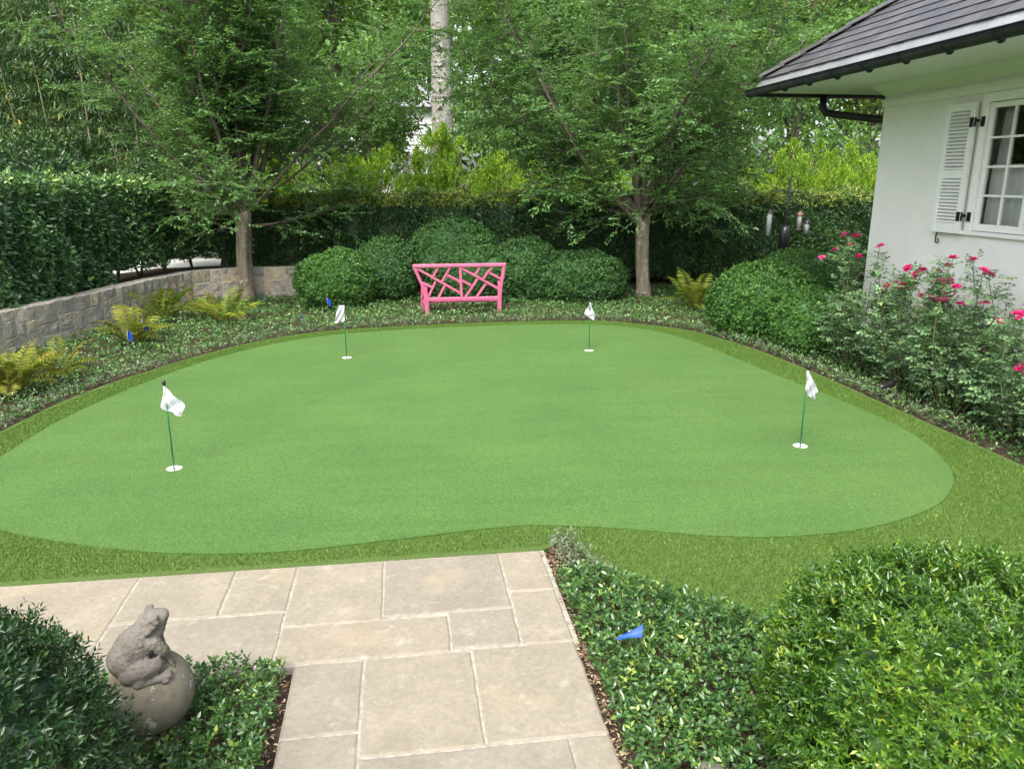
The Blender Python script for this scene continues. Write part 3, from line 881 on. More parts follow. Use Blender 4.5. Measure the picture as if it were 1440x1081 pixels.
pbar('top_rail', (183, 168), (1282, 168), .045, .06)
pbar('bottom_rail', (338, 592), (1215, 592), .052, .05)
for a, b in (((205, 190), (318, 480)), ((1260, 190), (1215, 560))): pbar('stile', a, b, .05, .052)
pbar('center_stile', (738, 186), (755, 568), .046, .046)
for a, b in (((322, 440), (345, 800)), ((1217, 400), (1210, 800))):
    A = Vector((bx(a[0]), lean(bz(a[1])), bz(a[1]))); B = Vector((bx(b[0]), .0, 0.0))
    MB().bar(A, B, .058, .058).build('leg', 'pink', bench, .004)
lat = [((225, 195), (745, 525)), ((480, 190), (420, 300)), ((620, 190), (525, 370)), ((590, 290), (740, 375)), ((265, 370), (400, 435)), ((445, 370), (355, 570)), ((555, 420), (480, 575)),
       ((760, 205), (1205, 478)), ((975, 190), (920, 290)), ((1115, 190), (1010, 350)), ((1090, 270), (1225, 350)), ((760, 360), (870, 425)), ((945, 345), (800, 575)), ((1045, 410), (935, 575))]
for i, (a, b) in enumerate(lat): pbar('lattice_bar', a, b, .036, .030 + .002 * (i % 5))
sw = (bx(1213) - bx(338)) / 2
xm = (bx(1213) + bx(338)) / 2
for i in range(4): MB().box((xm, .08 + i * .088, .235), (2 * sw + .02, .07, .022)).build('seat_slat', 'pink', bench, .004)
MB().box((xm, .46, .20), (2 * sw + .06, .03, .06)).build('seat_rail', 'pink', bench, .004)
for sgn in (-1, 1):
    x0 = xm + sgn * (sw + .0); x1 = xm + sgn * (sw + .06)
    MB().bar((x1, .49, 0), (x1 - sgn * .006, .46, .50), .052, .052).build('leg', 'pink', bench, .004)
    MB().bar((x0 + sgn * .012, -.02, .515), (x1, .52, .515), .06, .03).build('armrest', 'pink', bench, .004)
    MB().bar((x0 + sgn * .006, .0, .20), (x1, .46, .20), .028, .055).build('side_rail', 'pink', bench, .004)
    MB().bar((x0 + sgn * .02, .06, .24), (x1, .43, .49), .026, .03).build('arm_brace', 'pink', bench, .003)
    MB().bar((x0 + sgn * .02, .06, .48), (x1, .43, .25), .024, .03).build('arm_brace', 'pink', bench, .003)

# ------------------------------------------------------------------ putting flags and cups
def flag(i, base, h, corners, label):
    root = empty('golf_flag', (base[0], base[1], -.07), label, 'flag', 'putting flags on the green')
    MB().tube([(0, 0, 0), (0, 0, h + .075)], .0065, 10).build('pole', 'pole', root)
    MB().lathe([(0, .03), (.012, .028), (.016, .018), (.012, .004), (.010, -.012), (0, -.012)], (0, 0, h + .082), 12).build('knob', 'black_plastic', root)
    n_ = 14; vs_ = []
    P00, P10, P01, P11 = (Vector(c) for c in corners)
    for a in range(n_ + 1):
        for b in range(n_ + 1):
            u, v = a / n_, b / n_
            p = P00 * (1 - u) * (1 - v) + P10 * u * (1 - v) + P01 * (1 - u) * v + P11 * u * v
            sag = sin(u * pi) * sin(v * pi)
            dd = .022 * sin(3.2 * (u - v) * pi + i) * (u + v) * .6 + .008 * sin(9 * u + 5 * v + i * 2)
            vs_.append((p.x, -.012 + dd + p.y, h + .07 + p.z - .01 * sag))
    fs = [(a * (n_ + 1) + b, (a + 1) * (n_ + 1) + b, (a + 1) * (n_ + 1) + b + 1, a * (n_ + 1) + b + 1) for a in range(n_) for b in range(n_)]
    MB().add(vs_, fs, True).build('flag_cloth', 'cloth', root)
    # hem stitched round the cloth: a narrow doubled strip along the lower edges
    idx = [n_ * (n_ + 1) + b for b in range(n_ + 1)]
    MB().tube([vs_[k] for k in idx], .0022, 5).build('hem', 'cloth', root)
    # sleeve round the pole
    MB().tube([(0, 0, h + .068), (.0, -.002, h - .02)], .0095, 8).build('sleeve', 'cloth', root)
    c = empty('golf_cup', (base[0], base[1], -.108), ['white golf cup sunk in the green under the flag nearest the stone frog', 'white golf cup sunk in the green under the flag in front of the bench legs',
             'white golf cup sunk in the green before the spreading boxwood mound', 'white golf cup sunk in the green beside the roses'][i], 'golf cup', 'cups in the putting green')
    MB().lathe([(.0, .0), (CR - .004, .0), (CR - .003, .1185), (CR - .0005, .1195), (CR - .0005, -.002), (0, -.002)], (0, 0, 0), 28).build('liner', 'cup', c)
    # raised plastic insert that closes the hole flush below the rim
    MB().lathe([(0, .1), (.012, .1), (.012, .106), (CR - .0045, .112), (CR - .0045, .106), (0, .092)], (0, 0, 0), 28).build('insert', 'cup', c)
labels = ['white flag hanging limp in a diamond on the pole nearest the frog statue', 'white flag folded to a narrow wedge on the green pole between bench and round boxwood',
          'white flag drooping to one side of the green pole by the boxwood mound and fern', 'white flag hanging as a long slanted strip on the green pole beside the roses']
flag(0, CUPS[0], .71, [(0, 0, 0), (.145, 0, -.165), (-.045, .01, -.185), (.105, -.01, -.255)], labels[0])
flag(1, CUPS[1], .71, [(0, 0, 0), (-.07, .01, .0), (0.005, .0, -.205), (-.135, .02, -.24)], labels[1])
flag(2, CUPS[2], .68, [(0, 0, 0), (.075, .02, -.185), (-.085, .0, -.155), (.045, -.02, -.245)], labels[2])
flag(3, CUPS[3], .70, [(0, 0, 0), (.105, .01, -.17), (-.02, -.01, -.19), (.085, .02, -.275)], labels[3])

# ------------------------------------------------------------------ foliage makers
def ell_bump(D, seed, amp):
    r = np.random.default_rng(seed); out = np.zeros(len(D))
    for k in range(9):
        w = r.normal(size=3) * r.uniform(2, 7); out += r.uniform(.4, 1) / 9 * 1.6 * np.cos(D @ w + r.uniform(0, 6.28))
    return 1 + amp * out

def rosettes(C, Dn, m, twig, leaf, wr, spread=(35, 70), rnd_c=None, jit=.25):
    """m leaves around each twig tip C pointing along Dn"""
    n = len(C)
    D = np.repeat(Dn, m, 0); P = np.repeat(C, m, 0)
    k = np.tile(np.arange(m), n)
    ref = rvec(n); Ux = unit(np.cross(Dn, ref)); Uy = np.cross(Dn, Ux)
    ph = k * 2.4 + np.repeat(rng.uniform(0, 6.28, n), m) + rng.normal(0, .3, n * m)
    th = np.radians(spread[0] + (spread[1] - spread[0]) * (1 - k / max(1, m - 1)) + rng.normal(0, 9, n * m))
    side = np.repeat(Ux, m, 0) * np.cos(ph)[:, None] + np.repeat(Uy, m, 0) * np.sin(ph)[:, None]
    A = D * np.cos(th)[:, None] + side * np.sin(th)[:, None]
    N = D * np.sin(th)[:, None] - side * np.cos(th)[:, None] + rng.normal(0, jit, (n * m, 3))
    P = P - D * ((1 - k / m) * twig)[:, None]
    Ln = leaf * rng.uniform(.65, 1.15, n * m)
    base = rng.normal(.42, .16, n) if rnd_c is None else rnd_c
    rnd = np.clip(np.repeat(base, m) + rng.normal(0, .13, n * m) + .10 * (k / m), 0, 1)
    return P, A, N, Ln, np.full(n * m, wr), rnd

def blob(name, c, r, seed, amp, mat, parent, shrinkf=.9, sub=3):
    bm = bmesh.new(); bmesh.ops.create_icosphere(bm, subdivisions=sub, radius=1)
    D = np.array([v.co[:] for v in bm.verts]); f = ell_bump(D, seed, amp) * shrinkf
    f = f * (1 + .05 * rng.normal(size=len(f)))
    for v, d, k in zip(bm.verts, D, f):
        v.co = (c[0] + d[0] * r[0] * k, c[1] + d[1] * r[1] * k, max(-.02, c[2] + d[2] * r[2] * k))
    me = bpy.data.meshes.new(name); bm.to_mesh(me); bm.free()
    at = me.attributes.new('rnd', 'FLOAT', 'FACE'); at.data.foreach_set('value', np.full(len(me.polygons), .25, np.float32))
    return link(name, me, mat, parent)

def shrub(c, r, ncl, m, leaf, wr, mat, label, T=T2, amp=.08, seed=1, twig=.03, depth=.05, zmin=-.02, group=None, updir=.35, name='boxwood_shrub', core=.9, shoots=.04, cells=0, tuft=.07):
    root = empty(name, (c[0], c[1], zmin), label, 'shrub', group)
    D = rvec(int(ncl * 1.5)); D = D[D[:, 2] > -.55][:ncl]
    rr = np.array(r)
    f = ell_bump(D, seed, amp) * (1 - np.abs(rng.normal(0, depth, len(D)))) + np.where(rng.random(len(D)) < .12, rng.uniform(0, shoots, len(D)), 0)
    if cells:       # twigs bunch into tufts with hollows between them
        K_ = rvec(cells); d_ = np.sqrt(np.maximum(0, 2 - 2 * (D @ K_.T).max(1)))
        hgt = rng.uniform(-.02, .035, cells)[(D @ K_.T).argmax(1)]
        f = f * (1 + hgt - tuft * (d_ / (2.0 / math.sqrt(cells))) ** 2)
    C = np.array(c) + D * rr * f[:, None]
    ok = C[:, 2] > zmin + .02
    C = C[ok]; D = D[ok]
    Dn = unit(unit(D / rr) + np.array([0, 0, updir]) + rng.normal(0, .32, D.shape))
    me = leaf_mesh('foliage', *rosettes(C, Dn, m, twig, leaf, wr), T)
    unplace(link('foliage', me, mat, root), root)
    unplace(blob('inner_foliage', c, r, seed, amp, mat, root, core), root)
    # short stems from the ground into the mass
    mb_ = MB()
    for k in range(5):
        a = k * 1.26; mb_.tube([(c[0], c[1], zmin - .02), (c[0] + .35 * r[0] * cos(a), c[1] + .35 * r[1] * sin(a), c[2])], [.02, .012], 5)
    unplace(mb_.build('stems', 'twig', root), root)
    return root

# foreground boxwoods
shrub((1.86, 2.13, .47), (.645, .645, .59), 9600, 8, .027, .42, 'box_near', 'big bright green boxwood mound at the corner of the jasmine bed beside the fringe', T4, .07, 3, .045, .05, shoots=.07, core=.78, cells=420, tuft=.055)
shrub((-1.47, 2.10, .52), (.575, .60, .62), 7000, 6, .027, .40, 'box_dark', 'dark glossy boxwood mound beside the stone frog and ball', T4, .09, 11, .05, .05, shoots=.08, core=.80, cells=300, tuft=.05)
# clipped balls around the bench
for (c, r, n_, lab) in [
    ((-1.21, 14.55, .42), (.74, .70, .64), 5200, 'clipped boxwood ball at the end of the stone wall'),
    ((-.33, 15.25, .50), (.66, .66, .72), 4200, 'upright clipped boxwood ball between the end ball and the tallest mound'),
    ((1.05, 15.75, .65), (.98, .80, .90), 5200, 'tallest clipped boxwood dome rising behind the pink bench'),
    ((1.45, 14.95, .40), (.85, .62, .66), 4200, 'low clipped boxwood mound directly behind the bench lattice'),
    ((2.48, 15.15, .48), (.82, .70, .71), 4600, 'clipped boxwood dome between tallest mound and the spreading one'),
    ((3.45, 14.60, .38), (.90, .76, .60), 5400, 'spreading clipped boxwood mound beside the tree trunk with the fern'),
    ((5.50, 11.05, .40), (.86, .92, .66), 6400, 'clipped boxwood mound at the bend of the fringe before the house corner'),
    ((6.55, 11.95, .46), (.95, .85, .70), 4400, 'clipped boxwood mound behind the one at the fringe bend, under the feeders')]:
    shrub(c, tuple(v * 1.015 for v in r), int(n_ * .9), 4, .048, .55, 'box_deep' if -1 < c[0] < 5 else 'box_mid', lab, T2, .09, int(n_ + c[0] * 100) % 997, .03, .04, group='clipped boxwood mounds', shoots=.03, core=.82, cells=260, tuft=.032)
shrub((5.62, 9.85, .33), (.55, .55, .52), 3000, 5, .042, .55, 'box_mid', 'small loose boxwood between the fringe bend mound and the roses', T2, .1, 77, .03, .05, group='clipped boxwood mounds', shoots=.05)

# hedges: leaf walls along a path
def hedge(name, path, z0, z1, n, leaf, wr, mat, label, thick=.5, T=T2, top_n=.25, stem_gap=0.0, lift=None, seed=5, cat='hedge', gap_from=None, tip=.6):
    P_ = np.array(path, float); sg = np.r_[0, np.cumsum(np.linalg.norm(np.diff(P_, axis=0), axis=1))]
    root = empty(name, (P_[0, 0], P_[0, 1], z0), label, cat)
    nt_ = int(n * top_n); nf = n - nt_
    s = rng.uniform(0, sg[-1], n)
    x = np.interp(s, sg, P_[:, 0]); y = np.interp(s, sg, P_[:, 1])
    d = .05
    tx = np.interp(np.minimum(s + d, sg[-1]), sg, P_[:, 0]) - np.interp(np.maximum(s - d, 0), sg, P_[:, 0]); ty = np.interp(np.minimum(s + d, sg[-1]), sg, P_[:, 1]) - np.interp(np.maximum(s - d, 0), sg, P_[:, 1])
    tl = np.hypot(tx, ty); nx, ny = ty / tl, -tx / tl
    bulge = .10 * np.sin(s * 2.1 + seed) + .07 * np.sin(s * 5.3 + 1) + .05 * np.sin(s * 9.7 + 2)
    C = np.zeros((n, 3)); Dn = np.zeros((n, 3))
    zz = rng.uniform(z0 + stem_gap, z1, n)
    lower = stem_gap * (.6 + .7 * np.abs(np.sin(s * 1.7)) * np.abs(np.sin(s * 4.1 + .5)))
    if gap_from is not None: lower = lower * np.clip((s - gap_from) / 1.2, 0, 1); zz = np.where(s < gap_from + .5, rng.uniform(z0, z1, n), zz)
    zz = np.where(zz < z0 + lower, z0 + lower + rng.uniform(0, z1 - z0 - .3, n) * .9, zz)
    depth = np.abs(rng.normal(0, .09, n)) - .02
    face = np.arange(n) < nf
    wob = .06 * np.sin(zz * 5 + s * 3.1)
    off = np.where(face, bulge + wob - depth, bulge - rng.uniform(0, thick, n))
    ztop = z1 + .05 * np.sin(s * 3.3) + .05 * np.sin(s * 7.9 + 1)
    z = np.where(face, zz, ztop - np.abs(rng.normal(0, .05, n)) + np.where(rng.random(n) < .15, rng.uniform(0, .16, n), 0))
    C = np.c_[x + nx * off, y + ny * off, z]
    Dn = np.where(face[:, None], np.c_[nx, ny, np.full(n, .35)], np.c_[nx * .3, ny * .3, np.ones(n)])
    Dn = unit(Dn + rng.normal(0, .45, (n, 3)))
    m = 4
    young = np.where(face & (z < z1 - .25), rng.normal(.38, .15, n), rng.normal(tip, .2, n))
    me = leaf_mesh('foliage', *rosettes(C, Dn, m, leaf * .6, leaf, wr, (30, 75), young), T)
    unplace(link('foliage', me, mat, root), root)
    # inner mass of the same leaves
    k = 80; vs2 = []
    for i in range(k + 1):
        ss = sg[-1] * i / k; px = np.interp(ss, sg, P_[:, 0]); py = np.interp(ss, sg, P_[:, 1])
        ax = np.interp(min(ss + d, sg[-1]), sg, P_[:, 0]) - np.interp(max(ss - d, 0), sg, P_[:, 0]); ay = np.interp(min(ss + d, sg[-1]), sg, P_[:, 1]) - np.interp(max(ss - d, 0), sg, P_[:, 1]); l_ = math.hypot(ax, ay)
        ux, uy = ay / l_, -ax / l_
        b_ = .10 * sin(ss * 2.1 + seed) + .07 * sin(ss * 5.3 + 1)
        gf = 1.0 if gap_from is None else min(1, max(0, (ss - gap_from) / 1.2))
        lo = z0 + gf * stem_gap * (1.15 + .4 * abs(sin(ss * 2.9)))
        for off_, zq in ((b_ - .27, lo), (b_ - .25, (lo + z1) / 2), (b_ - .27, z1 - .16), (b_ - thick, z1 - .16), (b_ - thick, lo)):
            j = rng.uniform(-.03, .03); vs2.append((px + ux * (off_ + j), py + uy * (off_ + j), zq + rng.uniform(-.04, .04)))
    fs2 = [(i * 5 + q, i * 5 + (q + 1) % 5, (i + 1) * 5 + (q + 1) % 5, (i + 1) * 5 + q) for i in range(k) for q in range(5)]
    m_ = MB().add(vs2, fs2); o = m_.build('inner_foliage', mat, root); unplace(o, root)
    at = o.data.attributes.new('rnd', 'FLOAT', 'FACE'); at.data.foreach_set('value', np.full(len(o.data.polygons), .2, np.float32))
    for q in range(int(sg[-1] / .55)):
        ss = (q + .3 + random.random() * .4) * .55; px = np.interp(ss, sg, P_[:, 0]); py = np.interp(ss, sg, P_[:, 1])
        ax = np.interp(min(ss + d, sg[-1]), sg, P_[:, 0]) - np.interp(max(ss - d, 0), sg, P_[:, 0]); ay = np.interp(min(ss + d, sg[-1]), sg, P_[:, 1]) - np.interp(max(ss - d, 0), sg, P_[:, 1]); l_ = math.hypot(ax, ay)
        px -= ay / l_ * .34; py += ax / l_ * .34
        mb_ = MB()
        for t_ in range(3):
            a = random.uniform(0, 6.28)
            mb_.tube([(px, py, z0 - .04), (px + .07 * cos(a), py + .07 * sin(a), z0 + .25), (px + .16 * cos(a), py + .16 * sin(a), z0 + .9)], [.022, .018, .010], 5)
        unplace(mb_.build('stem', 'bark_dark', root), root)
    return root
LH = [(-8.0, 2.0), (-7.2, 5.0), (-6.75, 7.0), (-6.2, 9.0), (-5.78, 10.3), (-5.22, 11.9), (-4.95, 13.0), (-4.62, 14.5), (-4.2, 15.6), (-3.7, 16.1), (-3.0, 16.45)]
hedge('camellia_hedge', smooth_loop(LH, 4, False), TZ, 2.30, 11500, .100, .44, 'camellia', 'tall dark camellia hedge with large glossy leaves above the curved stone wall', .8, T2, .18, .24, gap_from=12.0)
BH = [(-3.55, 16.25), (-2.6, 16.42), (-1.0, 16.5), (1.5, 16.55), (4.0, 16.5), (7.0, 16.3), (10.5, 16.1), (13, 16)]
hedge('clipped_hedge', smooth_loop(BH, 4, False), 0.0, 1.98, 17000, .080, .42, 'hedge_back', 'long dark clipped hedge behind the bench and boxwoods, gold tipped on top', .8, T2, .32, .18, seed=2, tip=.88)

# lime shrubs behind the hedge
def lime(c, r, n, label, mat='lime', leaf=.085):
    root = empty('lime_shrub', (c[0], c[1], TZ), label, 'shrub', 'lime green shrubs beyond the hedge')
    n = int(n * 1.05); r = tuple(v * 1.08 for v in r)
    ns = 60
    D = rvec(ns * 3); D = D[D[:, 2] > -.25][:ns]
    SC = np.array(c) + D * np.array(r) * (rng.random(ns) ** .4)[:, None] * rng.uniform(.8, 1.12, (ns, 1))
    ii = rng.integers(0, ns, n); t = rng.random(n) ** .8
    hh = rng.uniform(.25, .6, ns)[ii]
    C = SC[ii] + np.c_[rng.normal(0, .20, (n, 2)) * (1.1 - t)[:, None], (t - .55) * hh]
    C[:, :2] += (D[ii, :2] * (t * .18)[:, None])
    Dn = unit(D[ii] * .4 + np.array([0, 0, 1.0]) + rng.normal(0, .3, (n, 3)))
    D = rvec(n)
    m = 4
    me = leaf_mesh('foliage', *rosettes(C, Dn, m, .12, leaf, .34, (18, 45)))
    unplace(link('foliage', me, mat, root), root)
    mb_ = MB()
    for q in range(7):
        a = q * .9; mb_.tube([(c[0], c[1], TZ - .03), (c[0] + .4 * r[0] * cos(a), c[1] + .4 * r[1] * sin(a), c[2]), (c[0] + .6 * r[0] * cos(a), c[1] + .6 * r[1] * sin(a), c[2] + .6 * r[2])], [.03, .02, .008], 5)
    unplace(mb_.build('stems', 'bark_dark', root), root)
for (c, r, n_, lab) in [((1.0, 19.3, 2.0), (1.25, .9, 1.35), 4800, 'bright lime shrub at the foot of the tall pale trunk'),
                        ((2.75, 19.6, 1.75), (1.1, .9, 1.15), 3200, 'lime shrub between the tall pale trunk and the right lawn tree'),
                        ((-.75, 19.6, 1.8), (1.0, .9, 1.15), 2800, 'lime shrub between the tall pale trunk and the left lawn tree'),
                        ((-2.9, 20.0, 1.8), (1.2, .9, 1.1), 2800, 'lime shrub glimpsed behind the left lawn tree trunk'),
                        ((10.3, 19.2, 2.0), (1.2, 1.0, 1.25), 4200, 'bright conical lime shrub beyond the bird feeders'),
                        ((12.6, 19.6, 1.8), (1.15, 1.0, 1.05), 3400, 'lime shrub beyond the hedge next to the house wall'),
                        ((5.4, 20.0, 1.7), (1.5, .9, 1.05), 2800, 'lime shrub behind the right lawn tree trunk')]:
    lime(c, r, n_, lab)

# ------------------------------------------------------------------ trees
def twig_leaves(starts, dirs, lens, per, leaf, wr):
    """alternate leaves along flat twigs"""
    n = len(starts); S = np.repeat(starts, per, 0); D = np.repeat(dirs, per, 0); Ls = np.repeat(lens, per)
    k = np.tile(np.arange(per), n)
    P = S + D * ((k + .6) / per * Ls)[:, None]
    up = np.array([0, 0, 1.0]); sd = unit(np.cross(D, up)); sg = np.where(k % 2 == 0, 1., -1.)[:, None]
    A = unit(D * .7 + sd * sg * .75 + rng.normal(0, .22, P.shape) - up * .18)
    N = unit(up + rng.normal(0, .42, P.shape))
    Ln = leaf * rng.uniform(.65, 1.2, len(P))
    rnd = np.clip(np.repeat(rng.normal(.42, .14, n), per) + rng.normal(0, .12, len(P)), 0, 1)
    return P, A, N, Ln, np.full(len(P), wr), rnd

def lawn_tree(base, lean_, fork_z, label, seed, spread, nl, trunk_r, low_limbs):
    rs = np.random.default_rng(seed)
    root = empty('lawn_tree', (base[0], base[1], -.03), label, 'tree', 'multi-limbed lawn trees')
    b = np.array([base[0], base[1], 0.0]); fk = b + np.array([lean_[0], lean_[1], fork_z])
    tr_ = MB()
    zs = np.linspace(-.05, 1, 9)
    pts = [b + (fk - b) * max(t, -.03) + np.array([.02 * sin(5 * t + seed), .02 * cos(4 * t), 0]) for t in zs]
    rad = [trunk_r * (1.35 if t < 0 else 1.18 if t < .12 else 1.0 - .12 * t) for t in zs]
    rad[-1] *= 1.25; rad[-2] *= 1.1
    # fluted trunk: main stem with ribs fused along it
    tr_.tube(pts, rad, 14)
    for q in range(4):
        a = q * 1.7 + seed
        tr_.tube([p + np.array([cos(a + .25 * i * .3), sin(a + .25 * i * .3), 0]) * trunk_r * .55 for i, p in enumerate(pts)], [r_ * .58 for r_ in rad], 8)
    unplace(tr_.build('trunk', 'bark', root), root)
    limbs = MB(); st, di, le = [], [], []
    def wander(p, d, length, r0, r1, steps, upb, wig):
        out = [p.copy()]; d = d / np.linalg.norm(d); dirs = [d.copy()]
        for i in range(steps):
            d = d + rs.normal(0, wig, 3) + np.array([0, 0, upb]); d /= np.linalg.norm(d)
            p = p + d * length / steps; out.append(p.copy()); dirs.append(d.copy())
        limbs.tube(out, list(np.linspace(r0, r1, steps + 1)), 6 if r0 > .02 else 3, False)
        return out, dirs
    for i in range(nl):
        az = i * 2.4 + rs.normal(0, .2) + seed
        tilt = R(spread[0] + (spread[1] - spread[0]) * ((i * 7 % nl) / nl) + rs.normal(0, 4))
        d = np.array([cos(az) * sin(tilt), sin(az) * sin(tilt), cos(tilt)])
        ln = rs.uniform(4.2, 5.4)
        r0 = rs.uniform(.034, .058)
        st0 = fk + np.array([cos(az), sin(az), 0]) * trunk_r * .4 + np.array([0, 0, rs.uniform(-.25, .05)])
        lp, ld = wander(st0, d, ln, r0, .010, 16, .012, .075)
        make_subs(rs, lp, ld, wander, st, di, le, 4)
    for (az, z, ln, tz) in low_limbs:
        d = np.array([cos(az), sin(az), tz])
        st0 = b + (fk - b) * (z / fork_z)
        lp, ld = wander(st0, d, ln, .028, .007, 12, .01, .06)
        make_subs(rs, lp, ld, wander, st, di, le, 2, 1.0)
    unplace(limbs.build('limbs', 'bark_limb', root), root)
    st = np.array(st); di = np.array(di); le = np.array(le)
    me = leaf_mesh('crown', *twig_leaves(st, unit(di), le, 10, .080, .52))
    unplace(link('crown', me, 'elm', root), root)
    print('tree leaves', len(st) * 10)

def make_subs(rs, lp, ld, wander, st, di, le, i0, k=1.0):
    for j in range(i0, len(lp)):
        frac = j / len(lp)
        for rep in range(3 if frac > .25 else 2):
            pd = ld[j]; az = rs.uniform(0, 6.28)
            side = np.cross(pd, rs.normal(size=3)); side /= np.linalg.norm(side)
            d = pd * .55 + side * .85; d[2] *= .55; d[2] += .05
            ln = rs.uniform(.55, 1.25) * (1.15 - .5 * frac) * k
            sp_, sd_ = wander(lp[j], d, ln, .011, .004, 5, -.02, .12)
            for q in range(1, 6):
                for rr in range(2):
                    dd = sd_[q] * .6 + rs.normal(0, .6, 3) * np.array([1, 1, .35])
                    st.append(sp_[q]); di.append(dd); le.append(rs.uniform(.22, .42))

lawn_tree((-2.98, 15.45), (.02, .1), 1.72, 'spreading multi-limbed tree with pale bark at the stone wall', 3, (8, 54), 21, .135, [(.25, 1.66, 4.2, .75), (2.6, 1.30, 2.2, .28), (.3, 1.42, 2.4, .12), (3.3, 1.60, 2.6, .25), (4.6, 1.65, 2.0, .3)])
lawn_tree((4.74, 14.75), (-.05, .1), 1.62, 'spreading multi-limbed tree with smooth tan trunk between boxwood mound and fern', 8, (8, 52), 20, .135, [(3.06, 1.62, 4.9, .80), (2.75, 1.60, 4.4, .55), (3.4, 1.5, 2.0, .3), (.1, 1.6, 2.2, .3), (5.0, 1.62, 1.9, .35)])

def wood_tree(base, h, cr, n, mat, label, leaf=.16, trunk_r=.18, bark='bark_dark', cz=None, name='woodland_tree', group='trees beyond the hedge', clumps=46, wr=.5, tmin=.12):
    root = empty(name, (base[0], base[1], TZ), label, 'tree', group)
    b = np.array([base[0], base[1], TZ]); cz = cz if cz is not None else h * .58
    mb_ = MB()
    top = b + np.array([rng.normal(0, .3), rng.normal(0, .3), h * .92])
    pts = [b + (top - b) * t + np.array([.12 * sin(3 * t + base[0]), .12 * cos(4 * t), 0]) * t for t in np.linspace(-.01, 1, 8)]
    mb_.tube(pts, [trunk_r * (1.2 if i == 0 else 1 - .8 * i / 7) for i in range(8)], 9)
    unplace(mb_.build('trunk', bark, root), root)
    cc = b + np.array([0, 0, cz])
    D = rvec(clumps); f = rng.random(clumps) ** .45
    CC = cc + D * np.array([cr, cr, (h - cz) * 1.0]) * f[:, None] * np.where(D[:, 2:3] < 0, [[1, 1, cz / (h - cz) * .86]], [[1, 1, 1]])
    limbs = MB()
    for c_ in CC[::2]:
        t = np.clip((c_[2] - b[2]) / h - .18, tmin, .9); s_ = b + (top - b) * t
        mid = (s_ + c_) / 2 + np.array([0, 0, .12 * np.linalg.norm(c_ - s_)])
        limbs.tube([s_, mid, c_], [trunk_r * .28, trunk_r * .18, .012], 5, False)
    unplace(limbs.build('limbs', bark, root), root)
    k = n // clumps
    q = np.repeat(CC, k, 0); sz = np.repeat(rng.uniform(.55, 1.1, clumps), k) * cr * .36
    off = rng.normal(size=(len(q), 3)); off = unit(off) * (rng.random(len(q)) ** .5)[:, None] * sz[:, None] * np.array([1.15, 1.15, .62])
    P = q + off
    ok = P[:, 2] > TZ + .1
    P = P[ok]; off = off[ok]
    A = unit(unit(off) * .5 + rng.normal(0, .6, P.shape) - np.array([0, 0, .25])); N = unit(np.array([0, 0, 1.]) + unit(off) * .5 + rng.normal(0, .45, P.shape))
    rnd = np.clip(np.repeat(rng.normal(.42, .2, clumps), k)[ok] + rng.normal(0, .14, len(P)), 0, 1)
    me = leaf_mesh('crown', P, A, N, leaf * rng.uniform(.6, 1.25, len(P)), np.full(len(P), wr), rnd)
    unplace(link('crown', me, mat, root), root)

wt = [((-1.8, 24.5), 9.5, 3.0, 'wood_a', 'dark leafy tree behind the left lawn tree and lime shrubs'), ((4.6, 25.5), 10, 3.2, 'wood_a', 'leafy tree just beyond the tall pale trunk and lime shrubs'),
      ((8.6, 24.0), 9.5, 3.0, 'wood_b', 'leafy tree beyond the hedge between the right lawn tree and the feeders'), ((13.0, 25.5), 10.5, 3.4, 'wood_a', 'leafy tree standing beyond the gutter corner of the house'),
      ((17.5, 28.0), 11, 3.6, 'wood_b', 'leafy tree largely hidden behind the slate roof'), ((-6.5, 27.5), 11, 3.4, 'wood_b', 'leafy tree behind the golden bamboo canes'),
      ((-13.5, 28.5), 11, 3.6, 'wood_a', 'tall leafy tree rising behind the bamboo grove'), ((9.5, 32), 12, 4.0, 'wood_a', 'tall leafy tree far beyond the right lawn tree'),
      ((-2.6, 34), 12.5, 3.6, 'wood_a', 'tall leafy tree far beyond the left lawn tree'), ((6.0, 38.0), 11.5, 3.6, 'wood_b', 'pale far tree to the right of the tall pale trunk'),
      ((16.0, 36), 13, 4.2, 'wood_a', 'far leafy tree above the house gutter'), ((-.9, 31), 12, 2.3, 'wood_b', 'slender leafy tree left of the tall pale trunk'), ((-9.8, 36), 13, 4.2, 'wood_a', 'far leafy tree between bamboo and the left lawn tree')]
for (b_, h_, cr_, mt, lab) in wt:
    far = b_[1] > 31
    wood_tree(b_, h_, cr_, 14500 if not far else 10500, mt, lab, .20 if not far else .28, .2, clumps=64)
# tall pale trunk: bare for most of its height, crown above the frame
wood_tree((1.22, 21.6), 17, 3.6, 9000, 'wood_a', 'very tall tree with a thick pale bare trunk rising behind the lime shrub', .18, .36, 'bark_grey', 13.5, 'tall_tree', None, 36, tmin=.55)
# trees beside the garden, off to the left
for b_, lab in (((-10.5, 6.5), 'leafy tree beyond the camellia hedge beside the lawn'), ((-11.5, 12.5), 'leafy tree beyond the camellia hedge before the bamboo')):
    wood_tree(b_, 8.5, 3.0, 9000, 'wood_b', lab, .2, .18)
